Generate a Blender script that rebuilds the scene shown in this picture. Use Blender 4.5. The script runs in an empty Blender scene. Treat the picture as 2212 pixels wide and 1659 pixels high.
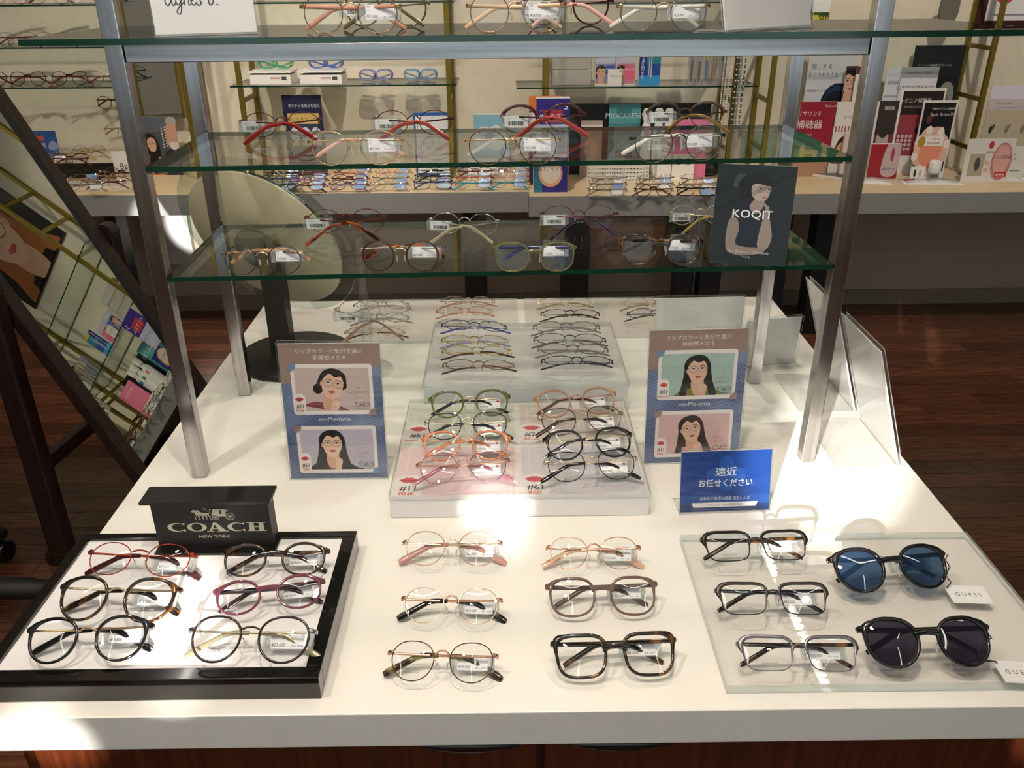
import bpy, bmesh, math, random
from mathutils import Vector, Matrix
random.seed(7)
S = bpy.context.scene
COL = S.collection
PI = math.pi
TT = 0.80            # height of the display table top above the floor

# ------------------------------------------------------------------ camera
FPX, PITCH, YAW, ROLL = 1812.1, 0.454717, 0.005818, 0.007733
CAMP = Vector((-0.0289, -0.6395, TT + 0.6965))
def _axes():
    cp, sp, cy, sy = math.cos(PITCH), math.sin(PITCH), math.cos(YAW), math.sin(YAW)
    f = Vector((sy*cp, cy*cp, -sp)); r = Vector((cy, -sy, 0)); d = f.cross(r)
    cr, sr = math.cos(ROLL), math.sin(ROLL)
    return cr*r + sr*d, -sr*r + cr*d, f
AR, AD, AF = _axes()
cam_d = bpy.data.cameras.new('camera'); cam = bpy.data.objects.new('camera', cam_d); COL.objects.link(cam)
cam_d.sensor_fit = 'HORIZONTAL'; cam_d.sensor_width = 36.0; cam_d.lens = FPX/2212*36.0
cam_d.clip_start = 0.02; cam_d.clip_end = 60
mw = Matrix((AR, -AD, -AF)).transposed().to_4x4(); mw.translation = CAMP
cam.matrix_world = mw
S.camera = cam

# ------------------------------------------------------------------ view, world, lights
S.view_settings.view_transform = 'Standard'; S.view_settings.look = 'None'
S.view_settings.gamma = 1.0; S.view_settings.exposure = 0.15
try: S.view_settings.use_curve_mapping = False
except Exception: pass
S.cycles.transparent_max_bounces = 28
S.cycles.max_bounces = 7; S.cycles.glossy_bounces = 4; S.cycles.diffuse_bounces = 3
S.cycles.sample_clamp_indirect = 6.0; S.cycles.use_adaptive_sampling = True; S.cycles.adaptive_threshold = 0.08
S.cycles.caustics_reflective = False; S.cycles.caustics_refractive = False
W = bpy.data.worlds.new('world'); S.world = W; W.use_nodes = True
W.node_tree.nodes['Background'].inputs[0].default_value = (0.86, 0.93, 1.0, 1)
W.node_tree.nodes['Background'].inputs[1].default_value = 0.45

def light(kind, name, loc, target, power, color, **kw):
    l = bpy.data.lights.new(name, kind); l.energy = power; l.color = color
    for k, v in kw.items(): setattr(l, k, v)
    o = bpy.data.objects.new(name, l); COL.objects.link(o); o.location = loc
    o.rotation_euler = (Vector(target) - Vector(loc)).to_track_quat('-Z', 'Y').to_euler()
    return o
WARM = (1.0, 0.89, 0.75); COOL = (0.90, 0.95, 1.0)
# daylight of the shop window behind the camera
light('AREA', 'window_daylight', (0.3, -3.75, 1.75), (0.3, 0, 1.2), 20, COOL, shape='RECTANGLE', size=4.2, size_y=1.7)
# narrow spot lamps added inside the window stand in for reflected sun patches
for nm, src, tgt, pw, ang in (
        ('sun_patch_lamp', (0.75, -3.45, 2.30), (-0.045, 0.345, TT+0.020), 2600, .6),
        ('sun_patch_lamp', (-1.6, -3.45, 2.3), (0.525, 0.56, TT+0.0), 2300, 1.55),
        ('sun_patch_lamp', (0.55, -3.45, 2.3), (-0.40, 0.085, TT+0.03), 2000, .8),
        ('sun_patch_lamp', (-0.1, -3.45, 2.3), (-0.53, 0.0, TT-0.045), 1500, .8),
        ('sun_patch_lamp', (1.0, -3.45, 2.3), (0.60, 0.0, TT-0.055), 1700, .8),
        ('sun_patch_lamp', (-1.2, -3.45, 2.1), (-1.49, 3.29, 0.45), 3600, 1.3)):
    light('SPOT', nm, src, tgt, pw, (1.0, 0.97, 0.90), spot_size=math.radians(ang*2), spot_blend=0.35, shadow_soft_size=0.02)
# ------------------------------------------------------------------ pixel helpers (2212x1659 frame -> world)
def ray(u, v): return AR*((u-1106)/FPX) + AD*((v-829.5)/FPX) + AF
def pz(u, v, z): d = ray(u, v); return CAMP + d*((z-CAMP.z)/d.z)
def py(u, v, y): d = ray(u, v); return CAMP + d*((y-CAMP.y)/d.y)
def px(u, v, x): d = ray(u, v); return CAMP + d*((x-CAMP.x)/d.x)
def proj(P):
    q = Vector(P)-CAMP; z = q.dot(AF); return 1106+FPX*q.dot(AR)/z, 829.5+FPX*q.dot(AD)/z

# ------------------------------------------------------------------ materials
def lin(h):
    if isinstance(h, str):
        h = h.lstrip('#'); h = [int(h[i:i+2], 16)/255 for i in (0, 2, 4)]
    return tuple(c/12.92 if c <= .04045 else ((c+.055)/1.055)**2.4 for c in h)+(1,)
_M = {}
def mat(col, r=.5, m=0.0, spec=.5, coat=0.0, emit=0.0, key=None):
    k = (col, r, m, spec, coat, emit)
    if k in _M: return _M[k]
    a = bpy.data.materials.new('paint_'+str(col).lstrip('#')); a.use_nodes = True
    b = a.node_tree.nodes['Principled BSDF']
    b.inputs['Base Color'].default_value = lin(col); b.inputs['Roughness'].default_value = r
    b.inputs['Metallic'].default_value = m; b.inputs['Specular IOR Level'].default_value = spec
    b.inputs['Coat Weight'].default_value = coat; b.inputs['Coat Roughness'].default_value = .05
    if emit: b.inputs['Emission Color'].default_value = lin(col); b.inputs['Emission Strength'].default_value = emit
    _M[k] = a; return a
def nodes_of(name):
    a = bpy.data.materials.new(name); a.use_nodes = True; nt = a.node_tree
    return a, nt, nt.nodes, nt.links, nt.nodes['Principled BSDF']
def clear(name, tint='#ffffff', refl=1.0, rough=0.0, haze=0.0, hazecol='#ffffff', ior=1.5):
    """thin clear sheet: fresnel mix of a tinted transparent and a mirror-like gloss"""
    k = ('clear', name)
    if k in _M: return _M[k]
    a, nt, N, L, b = nodes_of(name); N.remove(b); out = N['Material Output']
    t = N.new('ShaderNodeBsdfTransparent'); t.inputs[0].default_value = lin(tint)
    g = N.new('ShaderNodeBsdfGlossy'); g.inputs['Roughness'].default_value = rough
    f = N.new('ShaderNodeLayerWeight'); f.inputs['Blend'].default_value = .5      # Schlick fresnel, alike on both sides of a thin sheet
    p5 = N.new('ShaderNodeMath'); p5.operation = 'POWER'; p5.inputs[1].default_value = 5.0; L.new(f.outputs['Facing'], p5.inputs[0])
    f0 = ((ior-1)/(ior+1))**2; fr = N.new('ShaderNodeMath'); fr.operation = 'MULTIPLY_ADD'; fr.inputs[1].default_value = 1-f0; fr.inputs[2].default_value = f0; L.new(p5.outputs[0], fr.inputs[0])
    mu = N.new('ShaderNodeMath'); mu.operation = 'MULTIPLY'; mu.inputs[1].default_value = refl; mu.use_clamp = True
    mx = N.new('ShaderNodeMixShader'); L.new(fr.outputs[0], mu.inputs[0]); L.new(mu.outputs[0], mx.inputs[0])
    base = t.outputs[0]
    if haze:
        d = N.new('ShaderNodeBsdfDiffuse'); d.inputs[0].default_value = lin(hazecol)
        m2 = N.new('ShaderNodeMixShader'); m2.inputs[0].default_value = haze
        L.new(t.outputs[0], m2.inputs[1]); L.new(d.outputs[0], m2.inputs[2]); base = m2.outputs[0]
    L.new(base, mx.inputs[1]); L.new(g.outputs[0], mx.inputs[2]); L.new(mx.outputs[0], out.inputs[0])
    _M[k] = a; return a
def noise_mat(name, c1, c2, scale=8, stretch=(1, 1, 1), r=.5, detail=4, lo=.4, hi=.6, coat=0., m=0., bump=0., spec=.5, rnd=False, c3=None):
    k = ('noise', name)
    if k in _M: return _M[k]
    a, nt, N, L, b = nodes_of(name)
    tc = N.new('ShaderNodeTexCoord'); mp = N.new('ShaderNodeMapping'); mp.inputs['Scale'].default_value = stretch
    no = N.new('ShaderNodeTexNoise'); no.inputs['Scale'].default_value = scale; no.inputs['Detail'].default_value = detail
    cr = N.new('ShaderNodeValToRGB'); e = cr.color_ramp.elements
    e[0].position = lo; e[0].color = lin(c1); e[1].position = hi; e[1].color = lin(c2)
    if c3: x = e.new((lo+hi)/2); x.color = lin(c3)
    L.new(tc.outputs['Object'], mp.inputs[0]); L.new(mp.outputs[0], no.inputs['Vector']); L.new(no.outputs[0], cr.inputs[0])
    colr = cr.outputs[0]
    if rnd:
        oi = N.new('ShaderNodeObjectInfo'); ad = N.new('ShaderNodeVectorMath'); ad.operation = 'ADD'
        sc = N.new('ShaderNodeVectorMath'); sc.operation = 'SCALE'; sc.inputs[0].default_value = (37, 23, 51)
        L.new(oi.outputs['Random'], sc.inputs['Scale']); L.new(tc.outputs['Object'], ad.inputs[0]); L.new(sc.outputs[0], ad.inputs[1]); L.new(ad.outputs[0], mp.inputs[0])
        hs = N.new('ShaderNodeHueSaturation'); mr = N.new('ShaderNodeMapRange'); mr.inputs[3].default_value = .65; mr.inputs[4].default_value = 1.35
        L.new(oi.outputs['Random'], mr.inputs[0]); L.new(mr.outputs[0], hs.inputs['Value']); L.new(colr, hs.inputs['Color']); colr = hs.outputs[0]
    L.new(colr, b.inputs['Base Color'])
    b.inputs['Roughness'].default_value = r; b.inputs['Metallic'].default_value = m; b.inputs['Specular IOR Level'].default_value = spec
    b.inputs['Coat Weight'].default_value = coat; b.inputs['Coat Roughness'].default_value = .06
    if bump:
        bp = N.new('ShaderNodeBump'); bp.inputs['Strength'].default_value = bump; bp.inputs['Distance'].default_value = .002
        L.new(no.outputs[0], bp.inputs['Height']); L.new(bp.outputs[0], b.inputs['Normal'])
    _M[k] = a; return a

WHITE = mat('#eceae6', .35); LAM = mat('#f3efe8', .28, spec=.5)
CHROME = noise_mat('brushed_chrome', '#a9a5a6', '#cfcbca', 90, (1, 1, .02), r=.17, m=1.0, lo=.3, hi=.7)
CHROME_H = noise_mat('brushed_chrome_rail', '#8f8b8c', '#c9c5c4', 90, (.02, 1, 1), r=.24, m=1.0, lo=.3, hi=.7)
STEEL = mat('#d4d2d0', .12, 1.0); GOLD = mat('#d8b98a', .2, 1.0); PALEGOLD = mat('#e0cfae', .2, 1.0); ROSE = mat('#d9a58c', .2, 1.0)
BRASS = mat('#8d7a33', .38, .7)
GLASS = clear('shelf_glass', '#fafefc', 1.0); GEDGE = mat('#0b3527', .10, 0, .6)
ACRYL = clear('clear_acrylic', '#fefefe', .9); ACEDGE = clear('acrylic_edge', '#e6ecea', 1.2, haze=.3, hazecol='#eef2f0')
LENS = clear('clear_lens', '#fdfefe', 1.0); PAD = clear('nose_pad_silicone', '#eef2f0', 1.6, .1, haze=.25)
TAGP = clear('tag_plastic', '#f6f8f8', 1.3, haze=.08)
BLACK = mat('#121110', .32, 0, .5); BLACKG = mat('#0d0c0c', .12, 0, .5, .5); MATTEBLK = mat('#171615', .5)
DARKBROWN = noise_mat('dark_stained_wood', '#2b1c18', '#382520', 14, (8, 8, .6), r=.42, bump=.1)
TORT = noise_mat('tortoise_acetate', '#1a0f08', '#7a4b12', 70, (1, 1, 1), r=.12, lo=.52, hi=.66, detail=2, coat=.6)
TORTL = noise_mat('light_tortoise_acetate', '#3a1c0d', '#c39a6b', 60, (1, 1, 1), r=.12, lo=.45, hi=.6, detail=2, coat=.6)
TORTR = noise_mat('red_tortoise_acetate', '#3c0f06', '#b5531f', 70, (1, 1, 1), r=.12, lo=.42, hi=.6, detail=2, coat=.6)
TORTP = noise_mat('pink_tortoise_acetate', '#3a2018', '#e0b49a', 45, (1, 1, 1), r=.12, lo=.36, hi=.46, detail=2, coat=.6)
TORTG = noise_mat('green_tortoise_acetate', '#2e1d10', '#9a8848', 55, (1, 1, 1), r=.12, lo=.48, hi=.62, detail=2, coat=.6)
def tinted(name, col, haze=.5):
    return clear('acetate_'+name, col, 1.3, .02, haze=haze, hazecol=col)

# ------------------------------------------------------------------ mesh builder
class MB:
    def __init__(s): s.v = []; s.f = []; s.m = []; s.sm = []; s.mats = []
    def mi(s, m):
        if m not in s.mats: s.mats.append(m)
        return s.mats.index(m)
    def add(s, vs, fs, m, smooth=False):
        o = len(s.v); k = s.mi(m); s.v += [tuple(v) for v in vs]
        for f in fs: s.f.append([i+o for i in f]); s.m.append(k); s.sm.append(smooth)
    def box(s, x0, x1, y0, y1, z0, z1, m, bev=0.0, edge=None):
        if bev:
            bm = bmesh.new(); bmesh.ops.create_cube(bm, size=1)
            for v in bm.verts: v.co = Vector(((x0+x1)/2+v.co.x*(x1-x0), (y0+y1)/2+v.co.y*(y1-y0), (z0+z1)/2+v.co.z*(z1-z0)))
            bmesh.ops.bevel(bm, geom=bm.edges[:], offset=bev, segments=2, affect='EDGES', profile=.5)
            bm.verts.ensure_lookup_table()
            s.add([v.co for v in bm.verts], [[v.index for v in f.verts] for f in bm.faces], m); bm.free(); return
        vs = [(x, y, z) for z in (z0, z1) for y in (y0, y1) for x in (x0, x1)]
        Z, Y, X = [(0, 2, 3, 1), (4, 5, 7, 6)], [(0, 1, 5, 4), (2, 6, 7, 3)], [(0, 4, 6, 2), (1, 3, 7, 5)]
        d = {abs(x1-x0): X, abs(y1-y0): Y, abs(z1-z0): Z}; thin = d[min(d)]
        for F in (X, Y, Z): s.add(vs, F, m if F is thin or edge is None else edge)
    def prism(s, pts, y0, y1, m, edge=None):
        """outline in x,z pushed from y0 (front) to y1 (back)"""
        n = len(pts); a = [(p[0], y0, p[1]) for p in pts]; b = [(p[0], y1, p[1]) for p in pts]
        s.add(a+b, [list(range(n)), list(range(2*n-1, n-1, -1))], m)
        s.add(a+b, [(i, i+n, (i+1) % n+n, (i+1) % n) for i in range(n)], edge or m)
    def slab(s, pts, z0, z1, m, edge=None):
        n = len(pts); a = [(p[0], p[1], z0) for p in pts]; b = [(p[0], p[1], z1) for p in pts]
        s.add(a+b, [list(range(n-1, -1, -1)), list(range(n, 2*n))], m)
        s.add(a+b, [(i, (i+1) % n, (i+1) % n+n, i+n) for i in range(n)], edge or m)
    def rings(s, rs, m, closed=False, caps=True, smooth=True):
        k = len(rs[0]); vs = [v for r in rs for v in r]; n = len(rs); fs = []
        for i in range(n if closed else n-1):
            j = (i+1) % n
            for a in range(k): b = (a+1) % k; fs.append((i*k+a, i*k+b, j*k+b, j*k+a))
        s.add(vs, fs, m, smooth)
        if caps and not closed:
            s.add(rs[0], [list(range(k-1, -1, -1))], m); s.add(rs[-1], [list(range(k))], m)
    def tube(s, path, rad, m, seg=8, closed=False, caps=True):
        P = [Vector(p) for p in path]; n = len(P); rs = []; up = None
        for i in range(n):
            t = (P[(i+1) % n]-P[i-1]) if closed else (P[min(i+1, n-1)]-P[max(i-1, 0)])
            t.normalize()
            if up is None: up = Vector((0, 0, 1)) if abs(t.z) < .9 else Vector((1, 0, 0))
            a = t.cross(up); a.normalize(); b = a.cross(t); up = b
            r = rad[i] if isinstance(rad, list) else rad
            ra, rb = r if isinstance(r, (list, tuple)) else (r, r)
            rs.append([P[i]+a*(ra*math.cos(2*PI*q/seg))+b*(rb*math.sin(2*PI*q/seg)) for q in range(seg)])
        s.rings(rs, m, closed, caps)
    def lathe(s, prof, m, seg=24, c=(0, 0, 0)):
        rs = [[(c[0]+r*math.cos(2*PI*q/seg), c[1]+r*math.sin(2*PI*q/seg), c[2]+z) for q in range(seg)] for r, z in prof]
        s.rings(rs, m)
    def ball(s, c, r, m, seg=10):
        rx, ry, rz = r if isinstance(r, (list, tuple)) else (r, r, r)
        rs = []
        for i in range(1, seg//2+2):
            t = PI*i/(seg//2+2); rs.append([(c[0]+rx*math.sin(t)*math.cos(2*PI*q/seg), c[1]+ry*math.sin(t)*math.sin(2*PI*q/seg), c[2]-rz*math.cos(t)) for q in range(seg)])
        s.rings(rs, m)
    def xf(s, M): s.v = [tuple(M @ Vector(v)) for v in s.v]; return s
    def build(s, name, parent=None, label=None):
        me = bpy.data.meshes.new(name); me.from_pydata(s.v, [], s.f)
        for m in s.mats: me.materials.append(m)
        me.polygons.foreach_set('material_index', s.m); me.polygons.foreach_set('use_smooth', s.sm); me.update()
        o = bpy.data.objects.new(name, me); COL.objects.link(o)
        if parent is not None: o.parent = parent
        if label: o['label'] = label
        return o
def thing(name, label, cat, loc=(0, 0, 0), rot=(0, 0, 0), group=None):
    o = bpy.data.objects.new(name, None); COL.objects.link(o); o.location = loc; o.rotation_euler = rot
    o.empty_display_size = .02; o['label'] = label; o['category'] = cat
    if group: o['group'] = group
    return o
def struct(o, label=None, cat=None):
    o['kind'] = 'structure'
    if label: o['label'] = label
    if cat: o['category'] = cat
    return o
def tag(o, label, cat, group=None):
    o['label'] = label; o['category'] = cat
    if group: o['group'] = group
    return o
def copy_tree(o, parent=None):
    c = o.copy(); COL.objects.link(c)
    if parent is not None: c.parent = parent
    for ch in o.children: copy_tree(ch, c)
    return c

# ------------------------------------------------------------------ lettering and flat print
_T = {}
def glyphs(s):
    if s in _T: return _T[s]
    c = bpy.data.curves.new('lettering', 'FONT'); c.body = s; c.size = 1; c.resolution_u = 2
    o = bpy.data.objects.new('lettering', c); COL.objects.link(o)
    bpy.context.view_layer.update()
    me = bpy.data.meshes.new_from_object(o.evaluated_get(bpy.context.evaluated_depsgraph_get()))
    r = ([(v.co.x, v.co.y) for v in me.vertices], [list(p.vertices) for p in me.polygons])
    bpy.data.objects.remove(o); bpy.data.curves.remove(c); bpy.data.meshes.remove(me)
    _T[s] = r; return r
def smooth(p, k=4):
    """closed curve through the given points"""
    n = len(p); o = []
    for i in range(n):
        a, b, c, d = p[i-1], p[i], p[(i+1) % n], p[(i+2) % n]
        for q in range(k):
            t = q/k
            o.append(tuple(.5*(2*b[j]+(c[j]-a[j])*t+(2*a[j]-5*b[j]+4*c[j]-d[j])*t*t+(3*b[j]-a[j]-3*c[j]+d[j])*t**3) for j in (0, 1)))
    return o
class Flat:
    """flat print: coloured shapes in x,z, facing -y, each a hair in front of the one before"""
    STEP = .00002
    def __init__(s, y=0.0, rough=.45): s.b = MB(); s.k = 0; s.y = y; s.r = rough
    def _y(s): s.k += 1; return s.y - s.k*s.STEP
    def _m(s, c): return mat(c, s.r) if isinstance(c, str) else c
    def poly(s, pts, c):
        y = s._y(); s.b.add([(p[0], y, p[1]) for p in pts], [list(range(len(pts)))], s._m(c)); return s
    def blob(s, pts, c): return s.poly(smooth(pts), c)
    def rect(s, x0, z0, x1, z1, c): return s.poly([(x0, z0), (x1, z0), (x1, z1), (x0, z1)], c)
    def rrect(s, x0, z0, x1, z1, r, c):
        p = []
        for cx, cz, a in ((x1-r, z0+r, -90), (x1-r, z1-r, 0), (x0+r, z1-r, 90), (x0+r, z0+r, 180)):
            p += [(cx+r*math.cos(math.radians(a+i*30)), cz+r*math.sin(math.radians(a+i*30))) for i in range(4)]
        return s.poly(p, c)
    def ell(s, x, z, rx, rz, c, n=20, a0=0, a1=360, rot=0):
        cr, sr = math.cos(rot), math.sin(rot); p = []
        for i in range(n):
            t = math.radians(a0+(a1-a0)*i/(n if a1-a0 >= 360 else n-1)); a, b = rx*math.cos(t), rz*math.sin(t)
            p.append((x+a*cr-b*sr, z+a*sr+b*cr))
        return s.poly(p, c)
    def line(s, pts, w, c, closed=False):
        y = s._y(); q = pts+[pts[0]] if closed else pts; m = s._m(c)
        for (a, b), (d, e) in zip(q, q[1:]):
            l = math.hypot(d-a, e-b) or 1e-9; nx, nz = -(e-b)/l*w/2, (d-a)/l*w/2
            s.b.add([(a-nx, y, b-nz), (d-nx, y, e-nz), (d+nx, y, e+nz), (a+nx, y, b+nz)], [(0, 1, 2, 3)], m)
        return s
    def ring(s, x, z, rx, rz, w, c, n=22): return s.line([(x+rx*math.cos(2*PI*i/n), z+rz*math.sin(2*PI*i/n)) for i in range(n)], w, c, True)
    def text(s, t, x, z, h, c, al='l', sx=1.0, rot=0.0, bold=0.0, slant=0.0):
        vs, fs = glyphs(t)
        if not vs: return s
        x0 = min(v[0] for v in vs); x1 = max(v[0] for v in vs); w = (x1-x0)*h*sx
        ox = {'l': 0, 'c': -w/2, 'r': -w}[al]; cr, sr = math.cos(rot), math.sin(rot)
        for dx, dz in ([(0, 0)] if not bold else [(0, 0), (bold, 0), (0, bold), (bold, bold)]):
            y = s._y(); o = []
            for a, b in vs:
                a2 = ox+(a-x0)*h*sx+dx+b*h*slant; b2 = b*h+dz
                o.append((x+a2*cr-b2*sr, y, z+a2*sr+b2*cr))
            s.b.add(o, fs, s._m(c))
        return s
    def build(s, name, parent): return s.b.build(name, parent)
# ------------------------------------------------------------------ room shell
XL, XR, YF, YB, ZC = -3.2, 3.2, -3.6, 3.36, 2.75
WALLM = noise_mat('cream_wallpaper', '#e0d6c2', '#e4dac7', 40, r=.75, bump=.03)
b = MB(); b.box(XL, XR, YF, YB, -.06, -.004, mat('#170c08', .6)); floor = struct(b.build('floor'), 'dark reddish brown wooden plank floor', 'floor')
WOODF = noise_mat('floor_plank_wood', '#4a2a1c', '#744832', 9, (1.2, 14, 1), r=.26, lo=.3, hi=.7, rnd=True, bump=.12, coat=.15)
PW = .083; rest = MB(); meshes = {}
y = YF; row = 0
while y < YB-.01:
    x = XL - random.uniform(0, .9)
    while x < XR:
        ln = random.choice((.75, .9, 1.05)); x0, x1 = max(x, XL), min(x+ln, XR); x += ln
        if x1-x0 < .03: continue
        seen = y > .15 and (x1 < -.5 or x0 > .45 or y > 2.0) and not (x1 < -2.4 or x0 > 2.9)
        if seen:
            k = (round(x1-x0, 3))
            if k not in meshes:
                m_ = MB(); m_.box(.0008, k-.0008, .0009, PW-.0009, -.004, 0, WOODF, bev=.0007); o = m_.build('plank', floor); meshes[k] = o.data
            else:
                o = bpy.data.objects.new('plank', meshes[k]); COL.objects.link(o); o.parent = floor
            o.location = (x0, y, 0)
        else: rest.box(x0+.0008, x1-.0008, y+.0009, min(y+PW, YB)-.0009, -.004, 0, WOODF)
    y += PW; row += 1
o = rest.build('plank', floor); o['kind'] = 'stuff'
b = MB(); b.box(XL, XR, YB, YB+.1, 0, ZC, WALLM); struct(b.build('wall_back'), 'cream papered back wall behind the counters', 'wall')
b = MB(); b.box(XL-.1, XL, YF, YB, 0, ZC, WALLM); struct(b.build('wall_left'), 'cream side wall beyond the standing mirror', 'wall')
b = MB(); b.box(XR, XR+.1, YF, YB, 0, ZC, WALLM); struct(b.build('wall_right'), 'cream side wall to the right', 'wall')
b = MB()
b.box(XL, -2.1, YF-.1, YF, 0, ZC, WALLM); b.box(2.6, XR, YF-.1, YF, 0, ZC, WALLM)
b.box(-2.1, 2.6, YF-.1, YF, 0, .75, WALLM); b.box(-2.1, 2.6, YF-.1, YF, 2.6, ZC, WALLM)
struct(b.build('wall_front'), 'wall with the shop window behind the viewer', 'wall')
b = MB()
for x in (-2.1, -.55, 1.0, 2.56): b.box(x, x+.04, YF-.07, YF-.02, .75, 2.6, mat('#8b8c8d', .3, .8))
for z in (.75, 2.56): b.box(-2.1, 2.6, YF-.07, YF-.02, z, z+.04, mat('#8b8c8d', .3, .8))
w1 = struct(b.build('window_1'), 'wide aluminium framed shop window', 'window')
for x in (-2.06, -.51, 1.04):
    b = MB(); b.box(x, x+1.51, YF-.05, YF-.042, .79, 2.56, clear('window_pane_glass', '#f2f8f8')); b.build('pane', w1)
b = MB(); b.box(XL, XR, YF, YB, ZC, ZC+.1, mat('#d9d6cf', .8)); struct(b.build('ceiling'), 'white shop ceiling', 'ceiling')
# ceiling lights
LEDM = mat('#fff7ee', .5, emit=16.0)
def led(x0, x1, y0, y1, lab):
    t = thing('ceiling_light', lab, 'ceiling light', ((x0+x1)/2, (y0+y1)/2, ZC), group='slim ceiling lights')
    hx, hy = (x1-x0)/2, (y1-y0)/2
    m_ = MB(); m_.box(-hx-.02, hx+.02, -hy-.02, hy+.02, -.03, -.0005, mat('#cfcdc8', .4)); m_.build('housing', t)
    m_ = MB(); m_.box(-hx, hx, -hy, hy, -.034, -.0301, LEDM); m_.build('tube', t)
for i, x in enumerate((-1.35, -.05, 1.25)):
    led(x-.015, x+.015, -1.75, -.55, 'slim lit tube running lengthwise over the aisle, number %s from the mirror side' % ('one', 'two', 'three')[i])
    if x < 1: led(x-.015, x+.015, .1, 1.3, 'slim lit tube running lengthwise over the table, number %s from the mirror side' % ('one', 'two', 'three')[i])
    led(x-.62, x+.62, -.265, -.235, 'slim lit tube running crosswise near the table front, number %s from the mirror side' % ('one', 'two', 'three')[i])
for i, x in enumerate((-1.35, -.05, 1.25)):  # unseen tubes added to brighten the far wall, counters and floor
    led(x-.015, x+.015, 1.6, 2.8, 'slim lit tube running lengthwise before the far counter, number %s from the mirror side' % ('one', 'two', 'three')[i])
BULB = mat('#ffdca8', .5, emit=60.0)
def downlight(x, y, tgt, power, size=62, soft=.03):
    t = thing('ceiling_spotlight', 'round warm ceiling spotlight aimed at %s' % tgt[1], 'spotlight', (x, y, ZC), group='warm ceiling spotlights')
    m_ = MB(); m_.lathe([(.062, -.001), (.062, -.05), (.048, -.05), (.044, -.02), (.001, -.02)], mat('#b9b6b0', .4)); m_.build('housing', t)
    m_ = MB(); m_.lathe([(.03, -.021), (.03, -.024), (.001, -.024)], BULB, 16); m_.build('bulb', t)
    light('SPOT', 'spot_lamp', (x, y, ZC-.056), tgt[0], power, WARM, spot_size=math.radians(size), spot_blend=.7, shadow_soft_size=soft)
downlight(-.85, -.15, ((-.25, .6, TT), 'the mirror side of the table'), 34)
downlight(-.05, -.12, ((-.05, .55, TT), 'the middle of the table'), 34)
downlight(-.35, -.6, ((-.3, .2, TT), 'the front tray'), 22)
downlight(.55, -.55, ((.25, .25, TT), 'the front right of the table'), 5)
downlight(.35, 1.25, ((.05, .9, TT), 'the back of the table'), 24)
downlight(-1.6, 1.7, ((-1.5, 3.1, .75), 'the far left counter'), 80, 70)
downlight(-.3, 1.8, ((-.3, 3.1, .75), 'the middle of the far counter'), 88, 70)
downlight(1.6, 1.8, ((1.7, 3.1, .75), 'the far right counter'), 74, 70)

# ------------------------------------------------------------------ display table and its cabinet
LAMT = noise_mat('white_laminate', '#f0ece4', '#f3efe8', 6, r=.30, spec=.45)
TD = 1.245
t = thing('display_table', 'large white laminate display table holding eyewear', 'table', (0, 0, 0))
b = MB(); b.box(-.6, .6, 0, TD, TT-.048, TT, LAMT, bev=.0012); b.build('tabletop', t)
WOODC = noise_mat('reddish_cabinet_wood', '#3d1a0e', '#6a3016', 7, (18, 6, 1.2), r=.3, lo=.3, hi=.7, coat=.2)
b = MB(); b.box(-.593, .593, .05, TD-.05, .06, TT-.048, WOODC); b.box(-.56, .56, .08, TD-.08, 0, .06, BLACK); b.build('cabinet_body', t)
for x0, x1 in ((-.565, .000), (.008, .565)):
    for z0, z1 in ((.42, .735), (.08, .41)):
        b = MB(); b.box(x0, x1, .03, .0495, z0, z1, WOODC, bev=.002); dr = b.build('drawer', t)
        b = MB(); xc = x0+.5*(x1-x0)
        sg = 1 if x0 < -.1 else -1
        cx = (x1-.075) if sg > 0 else (x0+.085)
        b.tube([(cx-.055+.011*i, .0275, z1-.016) for i in range(11)], [(.001+.006*math.sin(PI*min(1, max(0, i/10))), .001+.0085*math.sin(PI*i/10)) for i in range(11)], mat('#140c09', .25), 10)
        b.build('handle', dr)

# ------------------------------------------------------------------ counters along the back wall
CTOP = noise_mat('beige_counter_laminate', '#e2cba2', '#e9d4ae', 8, (1, 1, 1), r=.35)
CEDGE = mat('#9b9b9a', .35)
CZL, CZR = TT-.119, TT-.139
PANEL = mat('#b5a999', .55)
def counter(nm, x0, x1, z, lab, legs):
    t = thing('counter', lab, 'counter', ((x0+x1)/2, 2.85, 0)); h = (x1-x0)/2
    b = MB(); b.box(-h, h, .002, YB-2.852, z-.02, z, CTOP); b.build('worktop', t)
    b = MB(); b.box(-h, h, -.002, .02, z-.086, z-.0003, CEDGE); b.box(-h, h, .02, .44, z-.086, z-.0203, CEDGE); b.build('front_edge', t)
    b = MB(); b.box(-h, h, .452, YB-2.852, .075, z-.021, PANEL); b.build('back_panel', t)
    b = MB(); b.box(-h, h, .44, YB-2.852, 0, .0745, mat('#8d8275', .5)); b.build('plinth', t)
    for u0, u1 in legs:
        a, c = py(u0, 600, 2.95).x, py(u1, 600, 2.95).x
        b = MB(); b.box(a-(x0+x1)/2, c-(x0+x1)/2, .06, .16, 0, z-.087, mat('#0c0d0d', .5)); b.build('leg', t)
    return t
counter('c', XL, .066, CZL, 'long beige topped counter below the spectacle trays, grey front edge', ((170, 215), (262, 286), (1005, 1052)))
counter('c', .068, XR, CZR, 'long beige topped counter below the brochures, grey front edge', ((1212, 1270), (1456, 1494), (1508, 1552), (1662, 1690), (1742, 1786)))
b = MB(); b.box(py(345, 500, 3.28).x, py(412, 500, 3.28).x, 3.262, 3.30, .25, .590, mat('#dcdcd8', .5)); tag(b.build('white_panel'), 'plain white panel leaning under the far left counter', 'panel')

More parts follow.
